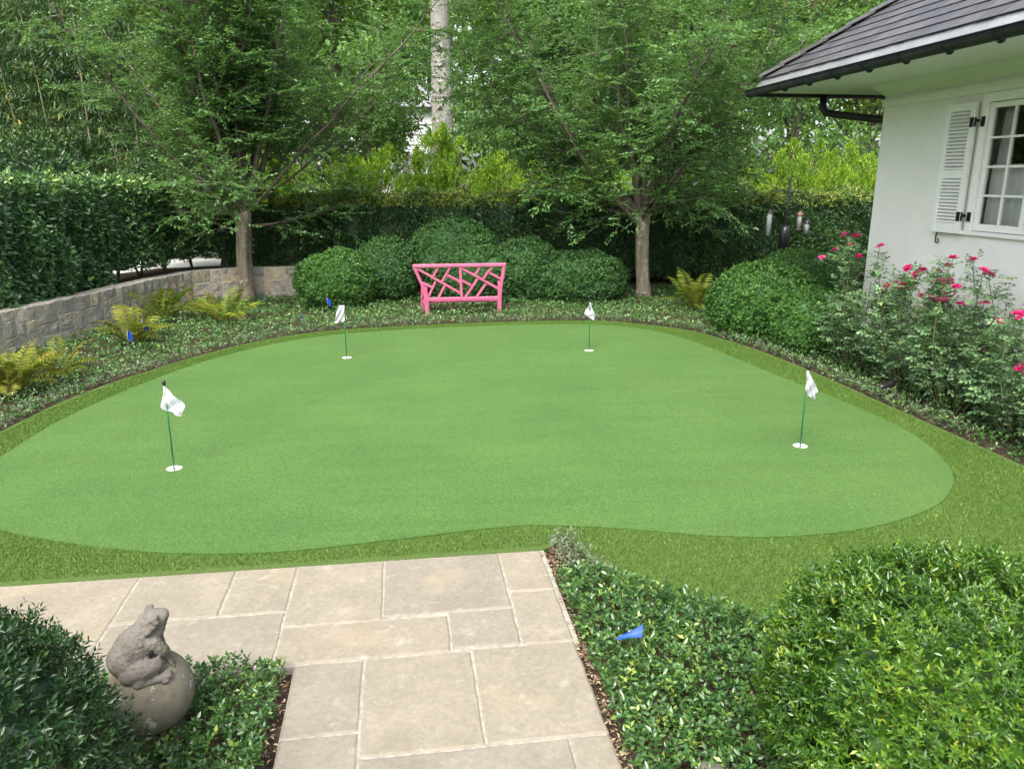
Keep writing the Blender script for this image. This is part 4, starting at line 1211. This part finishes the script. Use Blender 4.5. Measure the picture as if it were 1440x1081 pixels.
# far wood closing the view
n = 42000
s_ = rng.uniform(-1, 1, n)
P = np.c_[s_ * 48 + 3, 50 + 6 * np.abs(rng.normal(0, .5, n)) - 12 * s_ ** 2, TZ + 19 * rng.random(n) ** .8]
hl = 14.5 + 2.2 * np.sin(P[:, 0] * .45) + 1.5 * np.sin(P[:, 0] * 1.1 + 1)
P = P[P[:, 2] < hl]; n = len(P)
me = leaf_mesh('far_wood', P, rvec(n), unit(np.array([0, -.4, 1.]) + rng.normal(0, .5, (n, 3))), rng.uniform(.5, 1.0, n), np.full(n, .6), np.clip(rng.normal(.42, .25, n), 0, 1))
tag(link('far_wood', me, 'wood_a'), 'distant belt of woodland closing the view behind the garden trees', 'woodland', kind='stuff')

# bamboo grove at the back left
bam = empty('bamboo_grove', (-8.5, 21.0, TZ), 'bamboo grove with pale upright canes behind the camellia hedge', 'bamboo')
st, di, le = [], [], []
rs = np.random.default_rng(21)
canes = [(-9.05 + .19 * i + rs.normal(0, .1), 20.4 + rs.uniform(-.4, 1.6), 'culm') for i in range(17)] + [(-4.9 + .25 * i, 20.6 + rs.uniform(-.3, .8), 'culm_gold') for i in range(5)] + [(-11.5 + .35 * i, 20.8 + rs.uniform(-.4, 1.5), 'culm') for i in range(7)]
for i, (x, y, mt) in enumerate(canes):
    h = rs.uniform(5.5, 8.0); dx, dy = rs.normal(0, .22), rs.normal(0, .2)
    if i % 6 == 2: dx -= .6
    pts = [np.array([x + dx * t * t * 2.0 + .05 * sin(3 * t + i), y + dy * t * t * 2.0, TZ - .03 + h * t * (1 - .04 * t)]) for t in np.linspace(0, 1, 15)]
    r_ = rs.uniform(.018, .034)
    m_ = MB().tube(pts, [r_ * (1 - .7 * k / 14) * (1.12 if k % 2 else 1.0) for k in range(15)], 7)
    unplace(m_.build('cane', mt, bam), bam)
    for k in range(4, 15):
        for q in range(13 if k > 5 else 6):
            a = rs.uniform(0, 6.28); d = np.array([cos(a), sin(a), rs.uniform(-.25, .35)])
            st.append(pts[k]); di.append(d); le.append(rs.uniform(.3, .95))
st = np.array(st); di = unit(np.array(di)); le = np.array(le)
per = 9; n = len(st)
S = np.repeat(st, per, 0); Dd = np.repeat(di, per, 0); k = np.tile(np.arange(per), n)
P = S + Dd * (np.repeat(le, per) * (k + 1) / per)[:, None] + rng.normal(0, .04, (n * per, 3))
A = unit(Dd * .5 + rng.normal(0, .4, P.shape) - np.array([0, 0, .75])); N = rvec(len(P))
me = leaf_mesh('leaves', P, A, N, rng.uniform(.12, .22, len(P)), np.full(len(P), .16), np.clip(np.repeat(rng.normal(.45, .2, n), per) + rng.normal(0, .12, len(P)), 0, 1))
unplace(link('leaves', me, 'bamboo_leaf', bam), bam)
# broadleaf evergreens massed between the hedge and the bamboo
for (c, r, n_, lab, sd) in [((-7.3, 17.6, 1.9), (1.5, 1.0, 1.5), 3800, 'dark evergreen shrub behind the camellia hedge in front of the bamboo', 31), ((-10.2, 17.8, 1.9), (1.6, 1.1, 1.35), 3200, 'dark evergreen shrub behind the near end of the camellia hedge', 32),
                        ((-4.9, 18.9, 1.7), (1.2, .9, 1.25), 2600, 'dark evergreen shrub behind the hedge corner below the golden canes', 33)]:
    shrub(c, r, int(n_ * .7), 4, .12, .4, 'hedge_back', lab, T2, .2, sd, .08, .16, TZ, 'evergreen shrubs behind the hedge', name='evergreen_shrub', core=.62, shoots=.15)

# far white house between the trunks
fh = empty('white_house', (-1.5, 43, TZ), 'white house glimpsed far behind the tall pale trunk', 'house')
unplace(MB().box((-1.5, 45, 3.2), (9, 6, 5.4)).build('wall', 'far_siding', fh), fh)
unplace(MB().add([(-6.4, 41.6, 5.8), (3.4, 41.6, 5.8), (3.4, 48.4, 5.8), (-6.4, 48.4, 5.8), (-5.2, 45, 7.6), (2.2, 45, 7.6)], [(0, 1, 5, 4), (1, 2, 5), (2, 3, 4, 5), (3, 0, 4), (0, 3, 2, 1)]).build('roof', 'far_roof', fh), fh)
for x in (-4.6, -2.2, .2, 2.0):
    w = unplace(MB().box((x, 41.97, 2.9), (.9, .08, 1.4)).build('window', 'far_roof', fh), fh)
    MB().box((x, 41.93, 2.9), (.06, .05, 1.4)).build('mullion', 'far_siding', w)
for q in range(10):
    unplace(MB().box((-1.5, 41.98, 1.0 + q * .5), (9.02, .05, .05)).build('siding_board', 'far_siding', fh), fh)

# ------------------------------------------------------------------ ground cover
def cover(name, n, poly, excl, leaf, zr, label, mat, T, dens=None, wr=.58):
    p = sample_poly(n, poly, excl)
    mound = .5 + .5 * np.sin(p[:, 0] * 5.1 + 1) * np.sin(p[:, 1] * 4.3) * .6 + .2 * np.sin(p[:, 0] * 13) * np.sin(p[:, 1] * 11 + 2)
    layer = rng.random(n) ** .6
    z = zr[0] + (zr[1] - zr[0]) * np.clip(mound * .55 + .45, .2, 1.2) * layer
    C = np.c_[p, z]
    Dn = unit(np.array([0, 0, 1.]) + rng.normal(0, .48, (n, 3)))
    rc = rng.normal(.38, .17, n) + np.where(rng.random(n) < .08, .4, 0)
    m = 3 if n > 5000 else 4
    me = leaf_mesh(name, *rosettes(C, Dn, m, leaf * .5, leaf, wr, (45, 85), rc, .3), T)
    return tag(link(name, me, mat), label, 'ground cover', kind='stuff')
bedR = [(.84, 4.36), (.95, 4.52), (1.05, 4.52), (1.10, 4.28), (1.16, 4.04), (1.32, 3.84), (1.56, 3.60), (1.86, 3.38), (2.2, 3.10), (2.6, 2.7), (2.6, 1.4), (.86, 1.4)]
cover('jasmine_ground_cover', 8600, [(.84, 4.05), (1.14, 4.02), (1.30, 3.84), (1.56, 3.60), (1.86, 3.38), (2.2, 3.10), (2.6, 2.7), (2.6, 1.6), (.835, 1.6)], [], .034, (.01, .17), 'glossy jasmine leaves filling the bed between patio and bright boxwood', 'jasmine', T4)
cover('jasmine_ground_cover', 3600, [(-1.75, 3.355), (-.625, 3.355), (-.625, 1.9), (-1.6, 1.9)], [], .031, (.01, .16), 'glossy jasmine leaves around the stone frog and ball beside the patio', 'jasmine', T4)
cover('wispy_ground_cover', 240, [(.85, 4.38), (.93, 4.56), (1.04, 4.52), (1.10, 4.25), (1.2, 3.98), (1.05, 3.9), (.90, 3.95)], [], .026, (.02, .15), 'dry grey green wisps of jasmine at the patio corner tip', 'dry_leaf', T6, wr=.35)
bedF = [(-6.7, 6.6), (-6.12, 8.5), (-5.68, 9.6), (-5.28, 10.75), (-4.88, 11.9), (-4.56, 13.05), (-4.18, 14.5), (-3.8, 15.3), (-3.3, 15.66), (-1.95, 15.78), (-1.9, 16.3), (10.5, 16.0), (10.5, 9.9), (6.15, 9.8), (6.15, 2.6), (5.08, 2.6), (5.08, 4.5), (3, 8), (-3, 8), (-4.2, 6.6)]
cover('jasmine_bed', 40000, bedF, [FRINGE], .038, (-.01, .13), 'jasmine ground cover carpeting the beds behind the green up to wall and hedge', 'jasmine_far', T2)
# greyer, thinner growth along the rim of the far bed
rim = [shrink(FRINGE, -.20)]
p = sample_poly(5200, shrink(FRINGE, -.24), [shrink(FRINGE, -.03)]); p = p[(p[:, 1] > 6.0)]
C = np.c_[p, rng.uniform(0, .10, len(p))]
me = leaf_mesh('sparse_growth', *rosettes(C, unit(np.array([0, 0, 1.]) + rng.normal(0, .6, C.shape)), 3, .02, .034, .4, (35, 80)), T2)
tag(link('sparse_growth', me, 'dry_leaf'), 'thin grey green growth along the rim of the fringe', 'ground cover', kind='stuff')
# leaf litter at the edge of the patio
p = np.r_[sample_poly(1000, [(.815, 4.37), (.95, 4.5), (1.02, 4.2), (1.0, 3.95), (.86, 3.85), (.855, 1.7), (.815, 1.7)]), sample_poly(420, [(-.70, 3.36), (-.60, 3.36), (-.60, 1.7), (-.72, 1.7)])]
n = len(p)
M['litter'] = leaf_mat('leaf_litter', [(0, (.05, .03, .018)), (.5, (.15, .10, .06)), (1, (.32, .25, .17))], .05, .8, .2, 5, .2)
me = leaf_mesh('leaf_litter', np.c_[p, rng.uniform(-.02, .012, n)], unit(np.c_[rng.normal(size=(n, 2)), rng.normal(0, .2, n)]), unit(np.array([0, 0, 1.]) + rng.normal(0, .3, (n, 3))), rng.uniform(.012, .035, n), np.full(n, .4), rng.random(n))
tag(link('leaf_litter', me, 'litter'), 'brown dry leaf litter along the edges of the patio', 'leaf litter', kind='stuff')

# ------------------------------------------------------------------ ferns
def fern(loc, size, n, mat, label, seed):
    rs = np.random.default_rng(seed)
    root = empty('fern', (loc[0], loc[1], -.03), label, 'fern', 'ferns in the beds')
    for i in range(n):
        az = i * 2.4 + rs.normal(0, .3); el = rs.uniform(.75, 1.35); ln = size * rs.uniform(.7, 1.15)
        steps = 20; p = np.array([.03 * cos(az), .03 * sin(az), .0]); d = np.array([cos(az) * cos(el), sin(az) * cos(el), sin(el)])
        pts = [p.copy()]; ds_ = [d.copy()]
        for k in range(steps):
            d = d + np.array([0, 0, -.085 * (.4 + k / steps)]); d /= np.linalg.norm(d); p = p + d * ln / steps; pts.append(p.copy()); ds_.append(d.copy())
        P, A, N, Ln = [], [], [], []
        for k in range(3, steps + 1):
            for hh in (0,):
                t = (k + hh) / steps
                if t > 1.02: continue
                q = pts[k] + ds_[k] * ln / steps * hh
                sd = np.cross(ds_[k], [0, 0, 1]); sd /= max(np.linalg.norm(sd), 1e-6); up = np.cross(sd, ds_[k])
                w = ln * .21 * (sin(min(1, (t - .1) / .9) * pi * .86 + .25)) * 1.0
                for sg in (-1, 1):
                    P.append(q); A.append(sd * sg + ds_[k] * .35 - up * .12 + rs.normal(0, .06, 3)); N.append(up + rs.normal(0, .12, 3)); Ln.append(max(.012, w))
        nn = len(P)
        rnd = np.clip(rs.normal(.45, .18) + rs.normal(0, .08, nn), 0, 1)
        me = leaf_mesh('frond', np.array(P), unit(np.array(A)), unit(np.array(N)), np.array(Ln), np.full(nn, .15), rnd)
        fr = link('frond', me, mat, root)
        MB().tube(pts[::3] + [pts[-1]], list(np.linspace(.004, .001, len(pts[::3]) + 1)), 4).build('midrib', 'twig', fr)
for (loc, size, n_, mt, lab, sd) in [((-3.85, 11.5), .74, 20, 'fern_gold', 'yellowing fern beside the pair of blue marker flags', 1), ((-3.95, 13.4), .82, 16, 'fern', 'green fern against the stone wall behind the yellowing one', 2),
        ((-2.9, 13.0), .78, 14, 'fern', 'spreading green and tan fern in front of the left lawn tree', 3), ((-4.35, 8.95), .72, 34, 'fern_gold', 'golden bushy fern at the curve of the wall close to the fringe', 4),
        ((-4.95, 9.4), .66, 24, 'fern_gold', 'golden fern tight against the stone wall', 5), ((-4.15, 9.7), .58, 14, 'fern_gold', 'small gold fern between the bushy one and the blue flags', 9), ((5.22, 13.25), .85, 18, 'fern', 'olive fern to the house side of the right lawn tree trunk', 6),
        ((5.80, 13.45), .72, 14, 'fern_gold', 'browning fern beside the olive one near the hedge', 7), ((-3.45, 13.7), .55, 9, 'fern', 'small green fern between wall fern and tree fern', 8)]:
    fern(loc, size, n_, mt, lab, sd)

# ------------------------------------------------------------------ rose bushes
def petal_flower(seed):
    rs = np.random.default_rng(seed); m_ = MB()
    for ring, (cnt, rad, el) in enumerate(((6, .040, .25), (5, .032, .75), (4, .020, 1.15))):
        for i in range(cnt):
            a = i * 6.283 / cnt + ring * .5 + rs.normal(0, .12); e = el + rs.normal(0, .15)
            d = Vector((cos(a) * cos(e), sin(a) * cos(e), sin(e))); s_ = Vector((-sin(a), cos(a), 0)); nn = s_.cross(d) * -1
            b0 = d * .004; L_ = rad * rs.uniform(.85, 1.15); w = L_ * .48
            vs_ = [b0, b0 + d * L_ * .55 - s_ * w + nn * .003, b0 + d * L_ * .95 - s_ * w * .6 + nn * .001, b0 + d * L_ * 1.0 + nn * -.002, b0 + d * L_ * .95 + s_ * w * .6 + nn * .001, b0 + d * L_ * .55 + s_ * w + nn * .003, b0 + d * L_ * .5 - nn * .004]
            m_.add(vs_, [(0, 1, 6), (1, 2, 6), (2, 3, 6), (3, 4, 6), (4, 5, 6), (5, 0, 6)])
    return m_.mesh('rose_flower')
flowers = [petal_flower(s) for s in range(5)]
for f in flowers: f.materials.append(M['petal'])

def rose_bush(c, r, h, ncanes, blooms, label, seed, nleaf):
    rs = np.random.default_rng(seed)
    root = empty('rose_bush', (c[0], c[1], -.03), label, 'rose bush', 'rose bushes along the house wall')
    canes = MB(); tips = []
    nodes = []
    for i in range(ncanes):
        a = i * 2.4 + rs.normal(0, .2); rr = math.sqrt(rs.random()) ; ht = h * rs.uniform(.55, .98)
        e = np.array([c[0] + cos(a) * r[0] * rr, c[1] + sin(a) * r[1] * rr, ht]); s0 = np.array([c[0] + .12 * cos(a) * rr, c[1] + .2 * sin(a) * rr, -.02])
        pts = [s0 + (e - s0) * t + np.array([cos(a), sin(a), 0]) * .12 * sin(t * pi) * rr for t in np.linspace(0, 1, 8)]
        canes.tube(pts, list(np.linspace(.009, .004, 8)), 5, False)
        for t in range(2, 8): nodes.append((pts[t], a))
    for (bx_, by_, bz_) in blooms:
        e = np.array([bx_, by_, bz_])
        dist = [np.linalg.norm(nd[0] - (e - np.array([0, 0, .35]))) for nd in nodes]
        s0 = nodes[int(np.argmin(dist))][0]
        mid = (s0 + e) / 2 + np.array([rs.normal(0, .03), rs.normal(0, .03), .04])
        pts = [s0, mid, e]
        canes.tube(pts, [.005, .004, .003], 5, False)
        for t in (.35, .5, .65, .8): nodes.append((s0 + (e - s0) * t, rs.uniform(0, 6.28))); nodes.append((s0 + (e - s0) * t * .9, rs.uniform(0, 6.28)))
        o = bpy.data.objects.new('rose_flower', flowers[rs.integers(5)]); col.objects.link(o); o.parent = root
        o.matrix_parent_inverse = Matrix.Translation(root.location).inverted()
        o.location = e; o.rotation_euler = (rs.normal(0, .4), rs.normal(-.25, .4), rs.uniform(0, 6.28)); sc = rs.uniform(1.1, 1.6); o.scale = (sc, sc, sc)
    unplace(canes.build('canes', 'cane', root), root)
    # compound leaves: stalk with two pairs and an end leaflet
    P, A, N, Ln, Rn = [], [], [], [], []
    base = []
    D = rs.normal(size=(nleaf, 3)); D /= np.linalg.norm(D, axis=1, keepdims=True)
    rad = rs.random(nleaf) ** .4
    for i in range(nleaf):
        if i % 3 and nodes:
            nd, a = nodes[rs.integers(len(nodes))]; s0 = nd + rs.normal(0, .05, 3)
        else:
            s0 = np.array([c[0] + D[i, 0] * r[0] * rad[i], c[1] + D[i, 1] * r[1] * rad[i], h * .47 + D[i, 2] * h * .42 * rad[i]])
        if s0[2] < .12: continue
        out = np.array([s0[0] - c[0], s0[1] - c[1], .15]); out = out / max(.1, np.linalg.norm(out)) + rs.normal(0, .6, 3); out[2] *= .5; out /= np.linalg.norm(out)
        up = np.array([0, 0, 1.]) + rs.normal(0, .3, 3); sd = np.cross(out, up); sd /= max(1e-6, np.linalg.norm(sd)); up = np.cross(sd, out)
        tone = np.clip(rs.normal(.42, .2), 0, 1)
        for (f, sg, l_) in ((.035, -1, .036), (.035, 1, .036), (.07, -1, .042), (.07, 1, .042), (.09, 0, .05)):
            P.append(s0 + out * f); A.append(out * (1 if sg == 0 else .55) + sd * sg * .85 - np.array([0, 0, .12])); N.append(up + rs.normal(0, .15, 3)); Ln.append(l_ * rs.uniform(.85, 1.25)); Rn.append(np.clip(tone + rs.normal(0, .06), 0, 1))
    me = leaf_mesh('foliage', np.array(P), unit(np.array(A)), unit(np.array(N)), np.array(Ln), np.full(len(P), .74), np.array(Rn), T4)
    unplace(link('foliage', me, 'rose_leaf', root), root)

H0, F0, PT, YW = 2.3, 1082, R(15), R(8.13)
def ray_at_x(px, py, X):      # where a bloom measured on the photograph meets the bush's own plane along the wall
    x = px - 720; y = 540.5 - py
    fw = F0 * cos(PT) + y * sin(PT); up = -F0 * sin(PT) + y * cos(PT)
    dx = x * cos(YW) + fw * sin(YW); dy = -x * sin(YW) + fw * cos(YW)
    t = X / dx; return (X, dy * t, H0 + up * t)
def blooms(L_, x0):
    out = []
    for i, (a, b) in enumerate(L_):
        out.append(ray_at_x(1120 + a / 3, 300 + b / 3, x0 + .16 * sin(i * 2.7)))
    return out
rose_bush((5.62, 8.75), (.42, .62), 1.15, 16, blooms([(203, 92), (252, 98), (225, 135), (167, 155), (107, 190), (263, 187), (82, 352)], 5.62), 'rose bush with few tall pink blooms between the boxwood and the house corner', 1, 1300)
rose_bush((5.62, 7.75), (.45, .55), 1.10, 16, blooms([(353, 140), (430, 320), (387, 310), (420, 295), (453, 303), (472, 233), (507, 260), (533, 243), (513, 403)], 5.62), 'rose bush with a cluster of blooms before the bare wall near the house corner', 2, 1300)
rose_bush((5.60, 6.95), (.45, .52), 1.22, 18, blooms([(588, 247), (638, 227), (660, 190), (745, 197), (788, 242), (812, 260), (603, 290), (675, 312), (645, 345), (610, 370), (527, 348), (563, 355), (600, 453), (792, 380), (637, 293), (690, 385)], 5.62), 'rose bush most full of pink blooms, below the shutter holdback', 3, 1500)
rose_bush((5.62, 6.05), (.45, .50), 1.00, 16, blooms([(768, 502), (827, 477), (855, 460), (868, 498), (940, 430), (957, 425), (783, 585), (748, 548), (955, 657)], 5.62), 'lower rose bush under the window', 4, 1300)
rose_bush((5.66, 5.25), (.42, .45), .85, 12, [], 'rose bush without open blooms, past the window towards the steps', 5, 900)

# ------------------------------------------------------------------ stone frog on a ball
statue = empty('frog_statue', (-1.105, 2.97, -.015), 'grey cast stone frog sitting upright on a mossy stone ball', 'statue', rz=R(26))
BC = Vector((0, 0, .24)); BR = .172
m_ = MB().lathe([(0, .065), (.10, .062), (.105, .05), (.085, .03), (.12, .012), (.125, -.02), (0, -.02)], (0, 0, .03), 20)
m_.build('pedestal', 'ball', statue)
bm = bmesh.new(); bmesh.ops.create_uvsphere(bm, u_segments=48, v_segments=32, radius=BR)
for v in bm.verts:
    v.co *= 1 + .012 * noise.noise(v.co * 9); v.co += BC
for f in bm.faces: f.smooth = True
me = bpy.data.meshes.new('stone_ball'); bm.to_mesh(me); bm.free(); link('stone_ball', me, 'ball', statue)
fb = bmesh.new()
def ell(c, r, rot=(0, 0, 0), sub=3):
    c = (c[0] * .76, c[1] * .82, .115 + (c[2] - .06) * .74); r = tuple(q * .79 for q in r)
    mt = Matrix.Translation(BC + Vector(c)) @ Matrix.Rotation(rot[2], 4, 'Z') @ Matrix.Rotation(rot[1], 4, 'Y') @ Matrix.Rotation(rot[0], 4, 'X') @ Matrix.Diagonal((*r, 1))
    bmesh.ops.create_icosphere(fb, subdivisions=sub, radius=1, matrix=mt)
def chain(pts, rads, k=7):
    for (a, ra), (b, rb) in zip(zip(pts[:-1], rads[:-1]), zip(pts[1:], rads[1:])):
        a, b = Vector(a), Vector(b)
        for i in range(k + 1):
            t = i / k; ell(a.lerp(b, t), (ra + (rb - ra) * t,) * 3, sub=2)
ell((-.055, 0, .200), (.140, .108, .098), (0, R(-47), 0))            # trunk
ell((-.105, 0, .150), (.085, .112, .085), (0, R(-35), 0))            # rump
ell((.005, 0, .262), (.088, .092, .080), (0, R(-50), 0))             # chest and shoulders
ell((.045, 0, .322), (.082, .080, .062), (0, R(-35), 0))             # back of the head and cheeks
ell((.092, 0, .346), (.050, .058, .038), (0, R(-28), 0))             # snout
ell((.050, 0, .290), (.066, .076, .062), (0, R(-60), 0))            # throat
ell((.078, 0, .318), (.050, .060, .040), (0, R(-25), 0))             # jaw
for s_ in (-1, 1):
    ell((.052, s_ * .062, .378), (.028, .020, .016), (0, R(-28), 0)) # brow ridge
    ell((.060, s_ * .074, .358), (.017, .013, .017))                 # eye
    ell((.052, s_ * .070, .336), (.026, .014, .008), (0, R(-28), 0)) # lower lid
    ell((.018, s_ * .082, .320), (.030, .014, .017), (0, R(-35), 0)) # ear patch
    chain([(-.095, s_ * .085, .105), (-.03, s_ * .118, .128), (.022, s_ * .122, .140)], [.058, .055, .040])   # thigh to knee
    chain([(.022, s_ * .124, .132), (-.055, s_ * .134, .080), (-.075, s_ * .134, .060)], [.036, .030, .022])  # shank back to heel
    chain([(-.075, s_ * .138, .064), (-.010, s_ * .146, .068), (.030, s_ * .150, .070)], [.022, .021, .022])  # foot
    for q, (tx, ty, tz) in enumerate(((.088, .136, .094), (.084, .152, .072), (.066, .162, .050))):
        chain([(.026, s_ * .150, .070), (tx * .75, s_ * (ty + .004), tz), (tx, s_ * ty, tz - .002)], [.012, .010, .0125], 5)
    chain([(.035, s_ * .078, .245), (.070, s_ * .088, .200), (.088, s_ * .072, .150)], [.040, .034, .026])    # foreleg
    for q, (tx, ty) in enumerate(((.122, .045), (.126, .068), (.116, .092))):
        zt = (math.sqrt(max(.0001, BR ** 2 - (tx * .76) ** 2 - (ty * .82) ** 2)) + .004 - .115) / .74 + .06
        chain([(.088, s_ * .072, .152), (tx, s_ * ty, zt)], [.016, .010], 5)
me = bpy.data.meshes.new('frog'); fb.to_mesh(me); fb.free()
tmp = bpy.data.objects.new('frog_tmp', me); col.objects.link(tmp)
rm = tmp.modifiers.new('r', 'REMESH'); rm.mode = 'VOXEL'; rm.voxel_size = .0045
sm = tmp.modifiers.new('s', 'SMOOTH'); sm.factor = .6; sm.iterations = 4
dg = bpy.context.evaluated_depsgraph_get(); dg.update()
me2 = bpy.data.meshes.new_from_object(tmp.evaluated_get(dg)); bpy.data.objects.remove(tmp)
bm = bmesh.new(); bm.from_mesh(me2); bm.normal_update()
for v in bm.verts:
    q = v.co - BC
    d1 = noise.voronoi(q * 72)[0]
    back = max(0, min(1, (-q.x * .75 + (q.z - .20) * .6 + .10) * 9)) if q.z > .13 else .3
    v.co += v.normal * ((.0035 if q.z < .185 else .0105) * (max(0, .60 - d1[0]) - .2) * (0.3 if q.x > .03 and q.z > .275 else 1) * (.35 + .65 * back))
    mouth = abs(q.z - (.300 + (q.x - .055) * .42))
    if q.x > .045 and mouth < .006: v.co -= v.normal * .005 * (1 - mouth / .006)
    fold = abs(sin((q.z + q.x * .6) * 190)) if (.275 < q.z - .3 * q.x < .305 and abs(q.y) > .03) else 1
    v.co -= v.normal * (.0025 * (1 - fold))
for f in bm.faces: f.smooth = True
bm.to_mesh(me2); bm.free(); me2.name = 'frog'
me2.materials.clear()
link('frog', me2, 'frog', statue)
for s_ in (-1, 1):
    ev = MB().lathe([(0, .011), (.008, .008), (.011, 0), (.008, -.008), (0, -.011)], tuple(BC + Vector((.047, s_ * .0640, .3365))), 12); ev.build('eye', 'frog', statue)

# ------------------------------------------------------------------ bird feeder pole
fp = empty('feeder_pole', (7.21, 13.95, -.03), 'black iron pole with curved hooks and a squirrel baffle by the hedge', 'pole')
MB().tube([(0, 0, -.05), (0, 0, 1.5), (.03, 0, 2.36)], .013, 8).build('pole', 'black_iron', fp)
MB().lathe([(0, .0), (.035, -.01), (.075, -.05), (.092, -.12), (.096, -.42), (.090, -.42), (.085, -.12), (0, -.06)], (.0, 0, 1.47), 20).build('baffle', 'black_plastic', fp)
hooks = [(-.34, 0, 1.95, 2.13), (.26, -.05, 1.92, 2.12), (-.22, .1, 2.18, 2.38), (.22, .08, 2.15, 2.40)]
for (hx, hy, z0, zt) in hooks:
    pts = []
    for t in np.linspace(0, 1, 12):
        a = pi * t
        pts.append((.02 + hx * (1 - cos(a)) / 2, hy * (1 - cos(a)) / 2, z0 + (zt - z0) * sin(a) - (.06 * t)))
    pts += [(pts[-1][0], pts[-1][1], pts[-1][2] - .07), (pts[-1][0] + (.03 if hx > 0 else -.03), pts[-1][1], pts[-1][2] - .09)]
    MB().tube(pts, .008, 6).build('hook', 'black_iron', fp)
def feeder(loc, top, tube_r, tube_l, cap_mat, label, tray):
    f = empty('bird_feeder', loc, label, 'bird feeder', 'bird feeders on the pole')
    MB().tube([(0, 0, 0), (0, 0, -.07)], .003, 5).build('hanger', 'black_iron', f)
    MB().lathe([(0, -.05), (.02, -.06), (.055, -.10), (.075, -.125), (.073, -.132), (0, -.125)], (0, 0, 0), 18).build('roof', cap_mat, f)
    MB().lathe([(tube_r, -.128), (tube_r, -.128 - tube_l), (0, -.128 - tube_l)], (0, 0, 0), 16).build('seed_tube', 'clear_tube', f)
    for a in range(4):
        MB().tube([(tube_r * 1.08 * cos(a * 1.57 + .4), tube_r * 1.08 * sin(a * 1.57 + .4), -.125), (tube_r * 1.08 * cos(a * 1.57 + .4), tube_r * 1.08 * sin(a * 1.57 + .4), -.13 - tube_l)], .004, 4).build('rod', 'black_iron', f)
    MB().lathe([(0, 0), (tray, .0), (tray, .012), (tray - .006, .012), (tray - .008, .004), (0, .004)], (0, 0, -.142 - tube_l), 18).build('tray', cap_mat, f)
feeder((7.21 - .33, 13.95, 1.80), 0, .055, .42, 'dark_metal', 'long pale tube feeder hanging alone on one side of the pole', .05)
feeder((7.21 + .25, 13.90, 1.76), 0, .05, .26, 'copper', 'copper roofed tube feeder hanging behind the lantern shaped one', .07)
feeder((7.21 + .31, 13.72, 1.62), 0, .055, .18, 'dark_metal', 'short lantern shaped feeder with wide tray', .095)

# ------------------------------------------------------------------ blue marker flags, lamps, stake
def marker(loc, tilt, rz, label, lying=False):
    f = empty('marker_flag', loc, label, 'marker flag', 'blue utility marker flags', rz)
    up = Vector((sin(tilt), 0, cos(tilt)))
    hgt = .34
    MB().tube([(0, 0, -.05), tuple(up * hgt)], .0022, 5).build('wire', 'wire', f)
    vs_ = []
    for a in range(7):
        u = a / 6
        for b in range(5):
            v = b / 4
            fold = .03 * sin(u * 4.2) * (1 - .3 * v)
            q = up * (hgt - .11 * v - .05 * u * u) + Vector((u * .055, fold, -.03 * u))
            vs_.append(tuple(q))
    fs = [(a * 5 + b, a * 5 + 5 + b, a * 5 + 6 + b, a * 5 + 1 + b) for a in range(6) for b in range(4)]
    MB().add(vs_, fs, True).build('vinyl', 'blue', f)
marker((-3.68, 10.75, 0), .05, .3, 'blue marker flag in front of its taller twin by the yellowing fern')
marker((-3.60, 11.25, .06), -.08, 1.0, 'taller blue marker flag against the yellowing fern')
marker((-1.30, 13.6, -.02), .0, .5, 'upright blue marker flag before the end boxwood ball')
marker((-1.55, 13.05, -.20), .5, 2.5, 'low blue marker flag sunk in the jasmine by the fringe')
nf = empty('marker_flag', (1.02, 3.12, .17), 'crumpled blue marker flag lying on the jasmine beside the patio', 'marker flag', 'blue utility marker flags', R(4))
nf.scale = (1.1, 1.1, 1.1)
vs_ = []
for a in range(9):
    u = a / 8
    for b in range(6):
        v = b / 5
        vs_.append((-.062 + .125 * u - .02 * (1 - v) * u, (.004 + .050 * u) * (v - .3) + .008 * sin(3 * u + 2 * v), .012 + (.004 + .030 * u) * v + .012 * u * abs(v - .5)))
fs = [(a * 6 + b, a * 6 + 6 + b, a * 6 + 7 + b, a * 6 + 1 + b) for a in range(8) for b in range(5)]
MB().add(vs_, fs, True).build('vinyl', 'blue', nf)
MB().tube([(.062, .018, .03), (.02, .02, -.02), (-.02, .1, -.14)], .002, 5).build('wire', 'wire', nf)

def spot(loc, rz, label, k=1.0):
    s_ = empty('garden_spotlight', loc, label, 'garden light', None, rz); s_.scale = (k, k, k)
    MB().tube([(-.085, 0, .06), (-.04, 0, .065), (.06, 0, .085), (.10, 0, .095)], [.026, .036, .038, .042], 14).build('housing', 'black_plastic', s_)
    MB().tube([(0, 0, -.06), (0, 0, .055)], .009, 8).build('stake', 'black_plastic', s_)
    MB().tube([(-.085, 0, .06), (-.11, .01, .045), (-.13, .03, 0)], .005, 6).build('cable', 'black_plastic', s_)
spot((5.20, 7.48, .03), R(12), 'black garden spotlight lying in the jasmine under the roses')
spot((.97, 4.14, -.03), R(-60), 'small dark garden spotlight at the patio corner tip', .6)
pl = empty('path_light', (1.10, 2.315, -.03), 'grey capped path light low in the jasmine bed', 'garden light')
MB().lathe([(0, .16), (.05, .155), (.062, .14), (.06, .132), (0, .135)], (0, 0, 0), 20).build('cap', 'frog', pl)
MB().lathe([(.028, .134), (.028, 0), (0, 0)], (0, 0, 0), 14).build('stem', 'dark_metal', pl)
stk = MB().tube([(5.02, 10.25, -.04), (5.03, 10.24, .16)], .008, 6).build('wooden_stake', 'twig')
tag(stk, 'thin weathered stake upright before the boxwood at the fringe bend', 'stake')
print('tris', sum(len(o.data.polygons) for o in bpy.data.objects if o.type == 'MESH'), 'slates', cnt)
